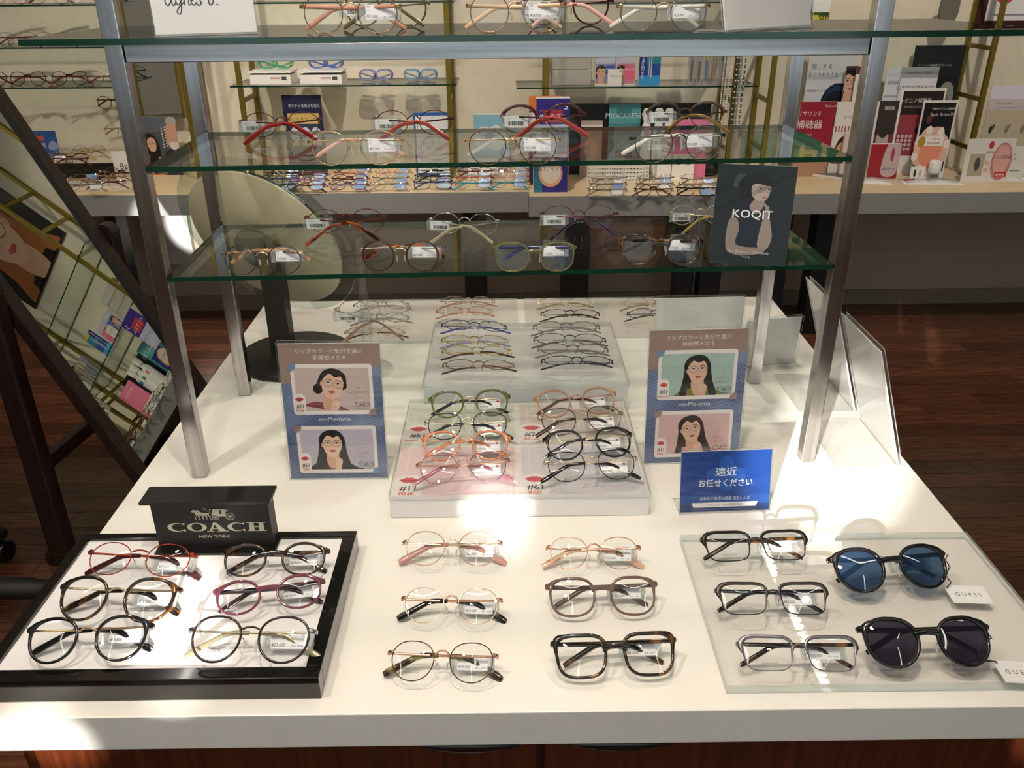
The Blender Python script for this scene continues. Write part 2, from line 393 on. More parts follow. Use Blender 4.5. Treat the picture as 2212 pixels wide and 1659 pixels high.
# ------------------------------------------------------------------ chrome stand with glass shelves
UR = math.radians(1.69)
unit = thing('display_stand', 'chrome post display stand with three clear glass shelves on the table', 'display stand', (-.0313, .486, TT), (0, 0, UR))
PX, PD, PWD = .4757, .285, .0108
for sx in (-1, 1):
    for yy in (0.004, PD):
        b = MB(); b.box(sx*PX-PWD, sx*PX+PWD, yy-PWD, yy+PWD, .0005, .93, CHROME, bev=.0012); b.build('post', unit)
ZS = (.318, .468, .622); GT = .0065
for i, z in enumerate(ZS[:2]):
    b = MB(); g = PX-.0115
    b.slab([(-g, -.006), (g, -.006), (g, .262), (-g, .262)], z, z+GT, GLASS, GEDGE); b.build('glass_shelf', unit, 'clear glass shelf with dark green edge')
    for sx in (-1, 1):
        b = MB(); b.box(sx*(PX-.0115-.016), sx*(PX-.0115), .018, PD-.012, z-.0075, z-.0003, CHROME); b.build('shelf_bracket', unit)
z = ZS[2]
b = MB(); b.slab([(-.585, -.012), (.68, -.012), (.68, .27), (-.585, .27)], z, z+.0075, GLASS, GEDGE); b.build('glass_shelf', unit, 'wide clear glass shelf with green edge overhanging both sides')
b = MB(); b.box(-PX+.0115, PX-.0115, -.004, .012, z-.021, z-.0003, CHROME_H, bev=.001); b.build('rail', unit)
b = MB(); b.box(-PX+.0115, PX-.0115, PD-.01, PD+.008, z-.021, z-.0003, CHROME_H, bev=.001); b.build('rail', unit)
for sx in (-1, 1):
    b = MB(); b.box(sx*(PX-.008), sx*(PX+.008), .016, PD-.012, z-.021, z-.0003, CHROME, bev=.001); b.build('rail', unit)
def shelf_z(i): return TT+ZS[i]+(GT if i < 2 else .0075)

# ------------------------------------------------------------------ tall floor mirror
MLEAN = math.radians(26.5)
fm = thing('floor_mirror', 'tall dark brown framed floor mirror tilted on its stand beside the table', 'mirror', (-1.255, 1.558, 0), (0, 0, math.radians(82.1)))
PIV = .80; RX = Matrix.Translation((0, 0, PIV)) @ Matrix.Rotation(-MLEAN, 4, 'X')
HW, HL, BW = .215, .74, .021
b = MB()
for sx in (-1, 1): b.box(sx*HW-BW, sx*HW+BW, -.014, .02, -HL, HL, DARKBROWN, bev=.003)
for sz in (-1, 1): b.box(-HW-BW, HW+BW, -.014, .02, sz*HL-BW, sz*HL+BW, DARKBROWN, bev=.003)
b.xf(RX).build('frame', fm)
b = MB(); b.box(-HW+.02, HW-.02, -.002, .004, -HL+.02, HL-.02, mat('#d3dacf', .0, 1.0)); b.xf(RX).build('mirror_glass', fm, 'silvered mirror glass')
b = MB(); b.box(-HW+.02, HW-.02, .0045, .012, -HL+.02, HL-.02, DARKBROWN); b.xf(RX).build('back_board', fm)
for sx in (-1, 1):
    xx = sx*(HW+BW+.026)
    b = MB(); b.box(xx-.022, xx+.022, -.03, .03, .03, PIV+.01, DARKBROWN, bev=.006)
    b.tube([(xx-.0215, 0, PIV+.012), (xx+.0215, 0, PIV+.012)], .0295, DARKBROWN, 16); b.build('stand_post', fm)
    b = MB(); b.box(xx-.024, xx+.024, -.30, .045, 0, .045, DARKBROWN, bev=.008); b.build('foot', fm)
    b = MB(); b.tube([(xx+sx*.022, 0, PIV+.01), (xx+sx*.034, 0, PIV+.01), (xx+sx*.042, 0, PIV+.01)], [.012, .016, .010], DARKBROWN, 12); b.build('knob', fm)
b = MB(); b.box(-HW-BW, HW+BW, .0, .03, .28, .32, DARKBROWN, bev=.004); b.build('crossbar', fm)

# ------------------------------------------------------------------ office chair base at the left edge
ch = thing('office_chair', 'black swivel chair on castors at the left edge beside the tray', 'chair', (-1.515, 1.02, 0))
for k in range(5):
    a = math.radians(10+72*k); c_, s_ = math.cos(a), math.sin(a)
    b = MB(); b.tube([(.03*c_, .03*s_, .13), (.15*c_, .15*s_, .115), (.26*c_, .26*s_, .098), (.31*c_, .31*s_, .085), (.325*c_, .325*s_, .078)], [(.036, .032), (.033, .03), (.03, .028), (.024, .022), (.008, .008)], MATTEBLK, 10); lg = b.build('leg', ch)
    b = MB(); q = Vector((.295*c_, .295*s_, .031)); n_ = Vector((-s_, c_, 0)); b.tube([q-n_*.022, q-n_*.02, q+n_*.02, q+n_*.022], [.024, .031, .031, .024], BLACK, 16); b.build('castor', lg)
b = MB(); b.lathe([(.045, .1), (.045, .15), (.026, .16), (.026, .36), (.04, .37)], MATTEBLK, 16); b.build('column', ch)
b = MB(); b.box(-.21, .13, -.2, .2, .37, .44, mat('#1a1a1b', .7), bev=.03); b.build('seat', ch)
b = MB(); b.box(-.24, -.19, -.19, .19, .55, .95, mat('#1a1a1b', .7), bev=.02); b.box(-.235, -.205, -.03, .03, .36, .58, MATTEBLK); b.build('backrest', ch)
# ------------------------------------------------------------------ eyeglasses
def outline(w, h, n, taper, cat=0.0, N=40, flat=0.0):
    """one lens outline, +x outward; n = superellipse power, taper = wider on top, flat = straighter top"""
    p = []
    for i in range(N):
        t = 2*PI*i/N; c, s = math.cos(t), math.sin(t)
        x = math.copysign(abs(c)**(2/n), c)*w/2; z = math.copysign(abs(s)**(2/n), s)*h/2
        if z > 0: z *= 1-flat*(1-abs(x)/(w/2))*.25
        x *= 1+taper*z/(h/2)
        if x > 0 and z > -h*.1: z += cat*(x/(w/2))*(z/(h/2)+.2)
        p.append((x, z))
    return p
BOW = .85
def bow(x): return BOW*x*x
SHAPES = {  # lens width, height, power, taper, cat, flat
    'round': (.0475, .0445, 2.05, .02, 0, 0), 'panto': (.049, .0445, 2.15, .10, .001, 0), 'oval': (.050, .0385, 2.1, .03, 0, 0),
    'crown': (.049, .0435, 2.3, .12, .0005, .15), 'square': (.053, .0435, 3.2, .10, .001, .05), 'soft': (.053, .0455, 2.5, .06, .001, .1),
    'rect': (.0535, .0365, 3.8, .07, .001, .0), 'sun': (.051, .0465, 2.15, .09, .002, 0), 'lowoval': (.0515, .034, 2.3, .04, 0, 0)}
def glasses(label, shape='panto', rim='wire', col=STEEL, temple=STEEL, tip=None, lens=LENS, bridge='arch', hinge=STEEL, fold=(84, 86),
            scale=1.0, price=None, barcode=False, prints=(None, None), brow=None, group=None, pads=True, detail=True, name='eyeglasses', tw=1.0, tagm=None, lipmark=False, dbl=.019, dark_tag=False, drop=29, mirrorfold=False, clear_end=False):
    w, h, n, tp, ct, fl = SHAPES[shape]; N = 40 if detail else 24
    th = {'wire': .00068, 'thin': .0013, 'acetate': .0030, 'thick': .0038}[rim]; dp = {'wire': .0008, 'thin': .0013, 'acetate': .0021, 'thick': .0024}[rim]
    cx = dbl/2+w/2+(th if rim in ('acetate', 'thick') else 0)
    zh = h*{'rect': .34, 'sun': .34, 'square': .37, 'soft': .34}.get(shape, .30 if rim in ('acetate', 'thick') else .20)      # hinge height
    xh = cx+w/2*(1+tp*.3)+.0042+(th*.6)
    root = thing(name, label, 'sunglasses' if name == 'sunglasses' else 'glasses', group=group)
    s = scale
    F = MB(); T = MB(); allv = []
    pts = outline(w, h, n, tp, ct, N, fl)
    K = 8 if detail else 5
    for sx in (-1, 1):
        rs = []
        for i in range(N):
            a, b_, c_ = pts[i-1], pts[i], pts[(i+1) % N]
            tx, tz = c_[0]-a[0], c_[1]-a[1]; l = math.hypot(tx, tz) or 1e-9; nx, nz = tz/l, -tx/l
            zf = b_[1]/(h/2); xf = b_[0]/(w/2)
            wd, dd = th, dp
            if rim in ('acetate', 'thick'):
                wd = th*(1+.25*max(0, zf)+(1.3 if rim == 'acetate' else 1.1)*math.exp(-((xf-.9)/.22)**2-((zf-2*zh/h-.02)/.3)**2)); cxo = wd/2
            else: cxo = 0; wd = th*2
            if brow and zf > -.05: wd = th*2+brow*min(1, (zf+.05)/.35)*(1+.8*max(0, xf)**4); cxo = wd/2-th; dd = dp*1.5
            ring = []
            for q in range(K):
                an = 2*PI*q/K; co, si = math.cos(an), math.sin(an)
                if rim in ('acetate', 'thick') or brow:
                    co = math.copysign(abs(co)**.6, co); si = math.copysign(abs(si)**.6, si)
                o_ = cxo+co*wd/2
                X = cx+b_[0]+nx*o_; Z = b_[1]+nz*o_
                ring.append((sx*X*s, (bow(X)+si*dd)*s, Z*s))
            rs.append(ring if sx > 0 else ring[::-1])
        F.rings(rs, brow and col or col, closed=True)
    # bridge
    xi = cx-w/2*(1+tp*.3)
    if bridge == 'arch':
        zb = h*.16; F.tube([((xi+.0003)*s*q, (bow(xi*q)-.0006*(1-abs(q)))*s, (zb+.0052*(1-abs(q)**2.2))*s) for q in (-1, -.85, -.6, -.3, 0, .3, .6, .85, 1)], [(.0012*s, .0011*s)]*9, hinge if rim != 'wire' else hinge, 6)
    elif bridge == 'bar':
        zb = h*.22; F.tube([(xi*s*q, bow(xi*q)*s, (zb+.0022*(1-q*q))*s) for q in (-1, -.5, 0, .5, 1)], [(.0011*s, .0011*s)]*5, col, 6)
    else:
        zb = h*.20; hb = .0028 if rim == 'acetate' else .0034
        F.tube([((xi+.001)*s*q, (bow(xi*q)-.0004)*s, (zb+.0018*(1-q*q))*s) for q in (-1.12, -.8, -.4, 0, .4, .8, 1.12)], [(dp*s, (hb*(1+.35*abs(q)**2))*s) for q in (-1, -.7, -.35, 0, .35, .7, 1)], col, 8)
    # end pieces
    yh = bow(xh)+.004
    for sx in (-1, 1):
        xo = cx+w/2*(1+tp*.25)
        hh = .0021 if rim in ('wire', 'thin') else .0034
        F.tube([(sx*(xo-.001)*s, bow(xo)*s, (zh+.001)*s), (sx*(xo+.002)*s, (bow(xo)+.0003)*s, (zh+.001)*s), (sx*xh*s, (bow(xh)+.0015)*s, zh*s), (sx*xh*s, (yh+.002)*s, zh*s)], [(hh*.55*s, hh*s)]*4, col if rim in ('acetate', 'thick') or brow else hinge, 6)
    allv += [Vector(v) for v in F.v]
    F.build('frame_front', root)
    for k, sx in enumerate((-1, 1)):
        L_ = MB(); R0 = []; c0 = []
        for fr in (1.0, .6, .25): R0.append([(sx*(cx+p[0]*fr)*s, (bow(cx+p[0]*fr)-.0016*(1-fr*fr)-.0002)*s, p[1]*fr*s) for p in (pts if detail else pts[::1])])
        L_.rings(R0, lens, caps=False); L_.add(R0[-1], [list(range(N))], lens, True)
        lo = L_.build('lens', root)
        if prints[k]:
            sz, off = prints[k][1:] if len(prints[k]) > 1 else (.0024, -.62)
            f = Flat(0); f.STEP = 0; f.text(prints[k][0], 0, 0, sz*s, '#3a3a3c', 'c', 1.25)
            f.b.v = [(v[0]+sx*cx*s, (bow(cx+sx*v[0]/s)-.0016*(1-.36)-.0011)*s, v[2]+off*h/2*s) for v in f.b.v]
            f.build('lens_print', lo)
    # temples
    straight = .092
    for k, sx in enumerate((-1, 1)):
        fo = math.radians(fold[k]); d = Vector((-sx*math.sin(fo), math.cos(fo), 0)); o_ = Vector((sx*xh, yh+.0015, zh))
        P = []; L2 = []; ds = [0, .004, .02, .045, .07, .085, .092, .098, .105, .113, .123, .134, .1395]
        cur = o_.copy(); prev = 0; ang = 0
        for q in ds:
            ang = math.radians(drop)*min(1, max(0, (q-straight+.004)/.016)); st = q-prev; prev = q
            cur = cur+d*(st*math.cos(ang))+Vector((0, 0, -1))*(st*math.sin(ang)); P.append(cur*s); L2.append(q)
        def rad(q, isT):
            if isT: u = max(0, (q-.060)/.084); return (.0011*s*(1 if q < .138 else .7), (.0019+.0015*u)*s*tw*(1 if q < .138 else .7))
            return (.0006*s, .0011*s*tw)
        if tip is None:
            T1 = MB(); T1.tube(P, [(.0012*s*min(1.2, tw), (.0023+.0006*(q/.139)*(1 if tw > 1 else 1.2))*s*(1 if q < .138 else .75)*(tw if tw > 1 else 1)) for q in L2], temple, 8); t1 = T1.build('temple', root)
        else:
            T1 = MB(); T1.tube(P[:6], [rad(q, False) for q in L2[:6]], temple, 6); t1 = T1.build('temple', root)
            T2 = MB(); T2.tube(P[4:], [rad(q, True) for q in L2[4:]], tip, 8); T2.build('temple_tip', t1); allv += [Vector(v) for v in T2.v]
            if clear_end:
                T3 = MB(); T3.tube([P[-2], P[-1], P[-1]+(P[-1]-P[-2])*.9], [rad(.14, True)]*3, PAD, 8); T3.build('end_sleeve', t1)
        allv += [Vector(v) for v in T1.v]
        if detail:
            H = MB(); H.box((sx*xh-.0014)*s, (sx*xh+.0014)*s, (yh-.001)*s, (yh+.0035)*s, (zh-.0022)*s, (zh+.0022)*s, hinge, bev=.0004*s); H.build('hinge', root)
    if pads and detail:
        for sx in (-1, 1):
            G = MB(); c_ = Vector((sx*(xi-.0032)*s, .0065*s, -h*.10*s)); G.ball(c_, (.0015*s, .0022*s, .0055*s), PAD, 8)
            G.tube([((sx*xi)*s, .001*s, .001*s), (sx*(xi-.0005)*s, .005*s, .002*s), c_], .0004*s, hinge, 5); G.build('nose_pad', root)
    if price or barcode:
        tg = MB(); zc = zh-.006; y0 = yh+.012
        sd = -1 if barcode else 1
        x0, x1 = .008*s, .060*s
        if barcode: x0, x1 = .018*s, .066*s
        tg.box(x0, x1, y0*s-.0002, y0*s+.0004, (zc-.010)*s, (zc+.009)*s, TAGP)
        tg.tube([(x0+.003*s, y0*s, (zc-.010)*s), (x0+.003*s, y0*s+.005*s, (zc-.004)*s), (x0+.003*s, y0*s+.005*s, (zc+.006)*s), (x0+.003*s, y0*s, (zc+.009)*s)], (.0025*s, .0003*s), TAGP, 6)
        tg.tube([(x1-.003*s, y0*s, (zc-.010)*s), (x1-.003*s, y0*s+.005*s, (zc-.004)*s), (x1-.003*s, y0*s+.005*s, (zc+.006)*s), (x1-.003*s, y0*s, (zc+.009)*s)], (.0025*s, .0003*s), TAGP, 6)
        to = tg.build('price_tag', root)
        f = Flat(0, .5); f.STEP = .00005; ww, hh = .036*s, .0165*s
        f.rect(0, 0, ww, hh, '#f2f1f3')
        if not barcode:
            f.rect(.001*s, hh-.0022*s, .0055*s, hh-.0010*s, '#9a9a9e').text('KCIT', .001*s, hh-.0065*s, .002*s, '#8d8d92').text('58 ~~', .017*s, hh-.0065*s, .002*s, '#8d8d92')
            f.text(price, .0015*s, .0022*s, .0046*s, '#2b2b2e', 'l', .92); f.text('税込', .022*s, .0022*s, .0022*s, '#55555a').text(price, .028*s, .0022*s, .0020*s, '#55555a')
            if lipmark: f.ell(ww-.004*s, hh-.0035*s, .0024*s, .0016*s, '#d0454a', 12)
        else:
            random.seed(len(label)); q = .006*s
            while q < .03*s: wd_ = random.choice((.0004, .0008, .0012))*s; f.rect(q, .0025*s, q+wd_, .0085*s, '#2b2b2e'); q += wd_+random.choice((.0004, .0008))*s
            f.text('53-19', .004*s, hh-.0045*s, .003*s, '#55555a')
        M_ = Matrix.Translation((x0+.008*s, y0*s-.0003, (zc-.0085)*s))
        if barcode: M_ = Matrix.Translation((x1-.006*s, y0*s+.0006, (zc-.0085)*s)) @ Matrix.Rotation(PI, 4, 'Z')
        f.b.xf(M_); f.build('tag_label', to)
    if not detail and tagm:
        q = MB(); q.box((cx-w*.36)*s, (cx+w*.36)*s, .012*s, .0128*s, -.009*s, .007*s, tagm); q.build('size_card', root)
    return root, allv, (xh*s, (yh-.003)*s, zh*s)
def rest_tilt(vs, zfront):
    """lean at which both the lower lens rims and the temple tips touch the surface"""
    fr = [v for v in vs if v.y < .009]; tm = [v for v in vs if v.y >= .009]
    if not tm: return .5
    lo, hi = 0.0, 1.2
    for _ in range(40):
        m = (lo+hi)/2; c, s = math.cos(m), math.sin(m)
        a = min(-v.y*s+v.z*c for v in fr); b = min(-v.y*s+v.z*c for v in tm)
        if b > a: lo = m
        else: hi = m
    return (lo+hi)/2
GN = [0]
def put(pl, pr, z, label, tilt=None, back=False, hgt=.034, yfix=None, **kw):
    """set a pair down on the surface z so that its two hinges fall on the sight lines pl, pr"""
    A, B = (py(*pl, yfix), py(*pr, yfix)) if yfix else (pz(*pl, z+hgt), pz(*pr, z+hgt))
    wid = (B-A).length
    w = SHAPES[kw.get('shape', 'panto')][0]; rim = kw.get('rim', 'wire'); th = {'wire': .0009, 'thin': .0013, 'acetate': .0030, 'thick': .0038}[rim]
    nom = 2*(kw.get('dbl', .019)/2+w*1.02+.0042+th*1.6)
    kw['scale'] = max(.75, min(1.25, wid/nom))
    root, vs, hp = glasses(label, **kw)
    ta = rest_tilt(vs, 0) if tilt is None else math.radians(tilt)
    c, s = math.cos(ta), math.sin(ta)
    zmin = min(-v.y*s+v.z*c for v in vs); hz = -hp[1]*s+hp[2]*c-zmin
    if not yfix: A, B = pz(*pl, z+hz), pz(*pr, z+hz)
    mid = (A+B)/2
    if back: A, B = B, A
    yaw = math.atan2(B.y-A.y, B.x-A.x)
    oy = hp[1]*c+hp[2]*s                                   # hinge offset behind the origin
    off = Vector((-math.sin(yaw)*oy, math.cos(yaw)*oy, 0))
    root.location = (mid.x-off.x, mid.y-off.y, z-zmin+.0003)
    root.rotation_euler = (-ta, 0, yaw)
    return root
# ------------------------------------------------------------------ trays, risers and slabs on the table
TRZ = TT+.026
_a, _b, _c = pz(-2, 1462, TT+.030), pz(692, 1472, TT+.030), pz(774, 1149, TT+.030)
tr = thing('display_tray', 'black framed display tray with white lining and six frames', 'tray', (0, 0, TT), (0, 0, 0))
x0, x1, y0, y1 = -.598, -.232, .022, .283
b = MB()
for q in ((x0, x1, y0, y0+.017), (x0, x1, y1-.012, y1), (x0, x0+.014, y0+.017, y1-.012), (x1-.017, x1, y0+.017, y1-.012)): b.box(q[0], q[1], q[2], q[3], .0002, .030, BLACKG, bev=.001)
b.build('frame', tr)
b = MB(); b.box(x0+.0142, x1-.0172, y0+.0172, y1-.0122, .0004, .026, mat('#ebe8e8', .4)); b.build('lining', tr, 'white lining')

CLEARB = clear('thick_acrylic', '#f4f6f4', 1.0)
def riser(lab, x0, x1, y0, y1, h, slab):
    t = thing('riser', lab, 'display riser', ((x0+x1)/2, (y0+y1)/2, TT)); hx, hy = (x1-x0)/2, (y1-y0)/2
    b = MB(); b.box(-hx+.001, hx-.001, -hy+.001, hy-.001, .0003, h, mat('#e9e6e6', .35), bev=.0015); b.build('box', t)
    b = MB(); b.box(-hx, hx, -hy, hy, h+.0012, h+slab, ACRYL, edge=ACEDGE); b.build('cover_plate', t, 'clear acrylic cover plate')
    return t, h+slab
R1, z1 = riser('low white riser under clear plate with pink and green colour card', -.198, .172, .352, .650, .030, .009)
R2, z2 = riser('taller white riser under clear plate, behind the colour card riser', -.176, .182, .664, .940, .052, .010)
R1Z, R2Z = TT+z1, TT+z2
# colour card under the front plate
f = Flat(0, .5); hx, hy = .183, .147
f.rect(-hx, -hy, hx, hy, '#efe8e4')
for (a0, a1, c0, c1, col) in ((-hx+.002, -.006, .004, hy-.002, '#dcdfd0'), (.004, hx-.002, .004, hy-.002, '#ddd0ca'), (-hx+.002, -.006, -hy+.002, -.002, '#ecd0d2'), (.004, hx-.002, -hy+.002, -.002, '#dbd4da')):
    f.rect(a0, c0, a1, c1, col)
    f.line([(a0+.03, c0+.008), (a1-.006, c0+.008), (a1-.006, c1-.006), (a0+.012, c1-.006), (a0+.012, c0+.07)], .0012, '#efe6e2')
def lips(f, x, z, w, col):
    f.poly([(x-w, z+.1*w), (x-.55*w, z+.42*w), (x-.2*w, z+.62*w), (x, z+.5*w), (x+.2*w, z+.62*w), (x+.55*w, z+.42*w), (x+w, z+.1*w), (x+.5*w, z-.35*w), (x, z-.5*w), (x-.5*w, z-.35*w)], col)
    f.line([(x-.8*w, z+.08*w), (x, z+.02*w), (x+.8*w, z+.08*w)], w*.07, '#8f2b35')
for x, z, n_, w_ in ((-hx+.021, .010, '#51', 'TERRACOTTA'), (.022, .010, '#21', 'ROSE'), (-hx+.021, -hy+.002, '#11', 'PINK'), (.022, -hy+.002, '#61', 'RED')):
    f.rrect(x-.022, z, x+.022, z+.062, .018, '#f1ebe8'); lips(f, x, z+.047, .0145, '#d8646c')
    f.text(n_, x, z+.0205, .0175, '#4a4648', 'c', .95, bold=.0004); f.text(w_, x, z+.0085, .0105 if len(w_) < 6 else .0065, '#dd6a60', 'c', .95 if len(w_) > 6 else 1.0, bold=.0003)
f.b.xf(Matrix.Translation((0, 0, .0303)) @ Matrix.Rotation(-PI/2, 4, 'X')); f.build('colour_card', R1)

def plate(lab, x0, x1, y0, y1, th=.009, name='acrylic_plate'):
    b = MB(); b.box(x0, x1, y0, y1, TT+.0003, TT+th, ACRYL, edge=ACEDGE); return tag(b.build(name), lab, 'plate')
plate('thick clear acrylic plate at the front right under sunglasses', .203, .592, .022, .290, .012)
plate('clear acrylic plate at the table back, middle of three', -.165, -.005, 1.0, 1.236, .006)
plate('clear acrylic plate at the table back behind the dark oval frames', .012, .32, 1.0, 1.236, .006)
plate('clear acrylic plate at the table back beside the round mirror', -.36, -.172, .985, 1.236, .006)
SLZ, BPZ = TT+.0123, TT+.0062

# black sign block with overhanging cap on the tray
sg = thing('sign_block', 'black block sign with gold carriage emblem standing on the tray', 'sign', (-.412, .268, TRZ+.0002), (0, 0, .0))
A, B = pz(340, 1185, TRZ), pz(600, 1185, TRZ)
wx, hz = .0745, .074
sg.location = ((A.x+B.x)/2, .264, TRZ+.0003)
b = MB(); b.box(-wx, wx, -.012, .012, .0035, hz, MATTEBLK); b.build('block', sg)
b = MB(); b.box(-wx-.002, wx+.004, -.026, .019, 0, .0033, BLACK); b.build('foot_plate', sg)
b = MB(); b.box(-wx-.009, wx+.006, -.021, .016, hz+.0002, hz+.0042, BLACK); b.build('cap', sg)
f = Flat(-.0121, .4); G = '#cfc6ae'
def big_c(x, w, z, h):
    o = [(x+w/2+w/2*math.cos(math.radians(a)), z+h/2+h/2*math.sin(math.radians(a))) for a in range(40, 321, 20)]
    i = [(x+w*.58+w*.34*math.cos(math.radians(a)), z+h/2+h*.42*math.sin(math.radians(a))) for a in range(320, 39, -20)]
    y = f._y(); n = len(o)
    f.b.add([(p[0], y, p[1]) for p in o+i], [(k, k+1, 2*n-2-k, 2*n-1-k) for k in range(n-1)], f._m(G))
    for sz in (1, -1): f.poly([(x+w*.80, z+h/2+sz*h*.30), (x+w*.92, z+h/2+sz*h*.22), (x+w*.96, z+h/2+sz*h*.5), (x+w*.86, z+h/2+sz*h*.46)], G)
def big_o(x, w, z, h):
    n = 24; y = f._y(); o = [(x+w/2+w/2*math.cos(2*PI*k/n), z+h/2+h/2*math.sin(2*PI*k/n)) for k in range(n)]; i = [(x+w/2+w*.27*math.cos(2*PI*k/n), z+h/2+h*.44*math.sin(2*PI*k/n)) for k in range(n)]
    f.b.add([(p[0], y, p[1]) for p in o+i], [(k, (k+1) % n, (k+1) % n+n, k+n) for k in range(n)], f._m(G))
lz, lh, e = .0275, .0135, .0009
big_c(-.0585, .024, lz, lh); big_o(-.0335, .0255, lz, lh)
ax = -.0085
f.poly([(ax+.0095, lz+lh), (ax+.0125, lz+lh), (ax+.0055, lz), (ax+.003, lz)], G).poly([(ax+.0095, lz+lh), (ax+.0135, lz+lh), (ax+.0255, lz), (ax+.0165, lz)], G)
f.rect(ax+.006, lz+.0035, ax+.016, lz+.0045, G).rect(ax, lz, ax+.009, lz+e, G).rect(ax+.0135, lz, ax+.028, lz+e, G)
big_c(.0185, .0235, lz, lh)
hx0 = .0435
for q in (hx0+.003, hx0+.0155): f.rect(q, lz, q+.0062, lz+lh, G); f.rect(q-.003, lz, q+.009, lz+e, G); f.rect(q-.003, lz+lh-e, q+.009, lz+lh, G)
f.rect(hx0+.008, lz+.0062, hx0+.017, lz+.0075, G)
f.text('NEW YORK', .0, .0178, .0062, G, 'c', 1.25, bold=.0002)
# carriage with horses
cz = .0452
for wx_, r_ in ((.0055, .0042), (.0245, .0054)):
    f.ring(wx_, cz+r_, r_, r_, .0008, G)
    for k in range(5): a = PI*k/5; f.line([(wx_-r_*math.cos(a), cz+r_-r_*math.sin(a)), (wx_+r_*math.cos(a), cz+r_+r_*math.sin(a))], .00045, G)
f.poly([(.001, cz+.0085), (.0045, cz+.0075), (.010, cz+.006), (.019, cz+.006), (.0205, cz+.017), (.004, cz+.017), (.0025, cz+.0125)], G)
f.rect(.0115, cz+.0095, .0145, cz+.0155, '#171615'); f.ring(.0215, cz+.0145, .0013, .0016, .0006, G)
f.line([(-.0005, cz+.012), (-.007, cz+.0175)], .0005, G); f.ring(-.0068, cz+.0178, .0018, .0009, .0004, G); f.ell(.0005, cz+.0165, .001, .0013, G, 10)
for dx in (0, -.0045):
    f.poly([(-.0115+dx, cz+.0075), (-.002+dx, cz+.0085), (-.0015+dx, cz+.0115), (-.011+dx, cz+.0118), (-.0155+dx, cz+.0165), (-.0195+dx, cz+.0145), (-.0185+dx, cz+.0125), (-.0155+dx, cz+.0125), (-.0145+dx, cz+.009)], G)
    for lx, kx in ((-.0125, -.0155), (-.011, -.0105), (-.0045, -.0055), (-.0025, -.001)): f.line([(lx+dx, cz+.008), (kx+dx, cz+.0045), (kx+dx+.001, cz+.0005)], .0009, G)
f.line([(-.003, cz+.006), (.004, cz+.0055)], .0006, G)
f.build('emblem_print', sg)

# ------------------------------------------------------------------ frames on the table
CO = ('COACH', .0028, -.60); GU = ('GUESS', .0030, -.62); SS = ('STAINLESS STEEL', .0019, -.62); TI = ('TITANIUM', .0024, -.60); EM = ('en-Me-time', .0032, -.62); SM = ('49□19 143', .0014, -.62)
SM = ('49 19 143', .0016, -.62)
REDM = mat('#a8432f', .25, .85); WINE = mat('#3a1318', .15, 0, .5, .6); PURP = tinted('plum', '#8a4a5e', .75); PLUMD = mat('#2e1016', .15, 0, .5, .6)
BRN = mat('#2a1a14', .2, .3, .5, .5); PINKA = mat('#bb8579', .22, 0, .5, .5); PINKW = mat('#c99f90', .25, .5); BROWNW = mat('#5d4434', .25, .6)
TAUPE = tinted('taupe', '#8a6f66', .68); TAUPED = mat('#5c4540', .2, 0, .5, .5); GUN = mat('#4d4644', .3, .9); LILAC = mat('#8b8489', .3, .9); BRW = mat('#241d1b', .3, .6)
def putf(*a, **k): return put(*a, tilt=54, **k)
G1 = 'frames on the black tray'
putf((188, 1193), (425, 1200), TRZ, 'red metal oval glasses in the back left of the black tray', shape='oval', col=REDM, hinge=REDM, temple=REDM, tip=WINE, bridge='bar', prints=(TI, CO), price='¥23,600', group=G1, tw=1.25)
putf((132, 1268), (390, 1275), TRZ, 'tortoise round glasses with gold bridge, middle left of the black tray', shape='panto', rim='acetate', col=TORT, hinge=PALEGOLD, temple=PALEGOLD, tip=TORT, prints=(None, CO), price='¥18,800', group=G1, tw=1.3)
putf((60, 1362), (330, 1352), TRZ, 'glossy black round glasses with gold bridge, front left of the black tray', shape='panto', rim='acetate', col=BLACKG, hinge=GOLD, temple=GOLD, tip=BLACKG, prints=(None, CO), price='¥18,800', group=G1, tw=1.3)
putf((480, 1195), (712, 1190), TRZ, 'dark tortoise acetate glasses just below the black block sign', shape='oval', rim='acetate', col=TORT, temple=TORT, bridge='key', prints=(None, CO), price='¥18,800', group=G1, tw=1.25)
putf((460, 1280), (702, 1255), TRZ, 'translucent plum acetate glasses in the black tray', shape='oval', rim='acetate', col=PURP, temple=PLUMD, bridge='key', prints=(None, CO), price='¥18,600', group=G1, tw=1.25)
putf((405, 1362), (685, 1365), TRZ, 'slim dark brown glasses with silver hinges, front right of the black tray', shape='panto', rim='thin', col=BRN, hinge=STEEL, temple=PALEGOLD, tip=mat('#b5a98a', .2, .5), bridge='bar', prints=(TI, CO), price='¥23,600', group=G1)
G2 = 'frames laid in the middle of the table front'
putf((868, 1172), (1087, 1173), TT, 'pink rimmed round glasses with pink temple ends, lying straight on the table', shape='panto', rim='wire', col=PINKW, hinge=PALEGOLD, temple=PALEGOLD, tip=PINKA, prints=(SS, GU), price='¥21,000', group=G2, tw=1.4)
putf((865, 1293), (1087, 1297), TT, 'gold wire round glasses with black temple ends, lying straight on the table', shape='panto', rim='wire', col=PALEGOLD, hinge=ROSE, temple=ROSE, tip=BLACKG, prints=(SS, GU), price='¥19,000', group=G2, tw=1.4)
putf((836, 1410), (1078, 1418), TT, 'brown wire round glasses with olive tortoise temple ends at the table front', shape='panto', rim='wire', col=BROWNW, hinge=ROSE, temple=ROSE, tip=TORTG, prints=(SS, GU), price='¥19,000', group=G2, tw=1.4)
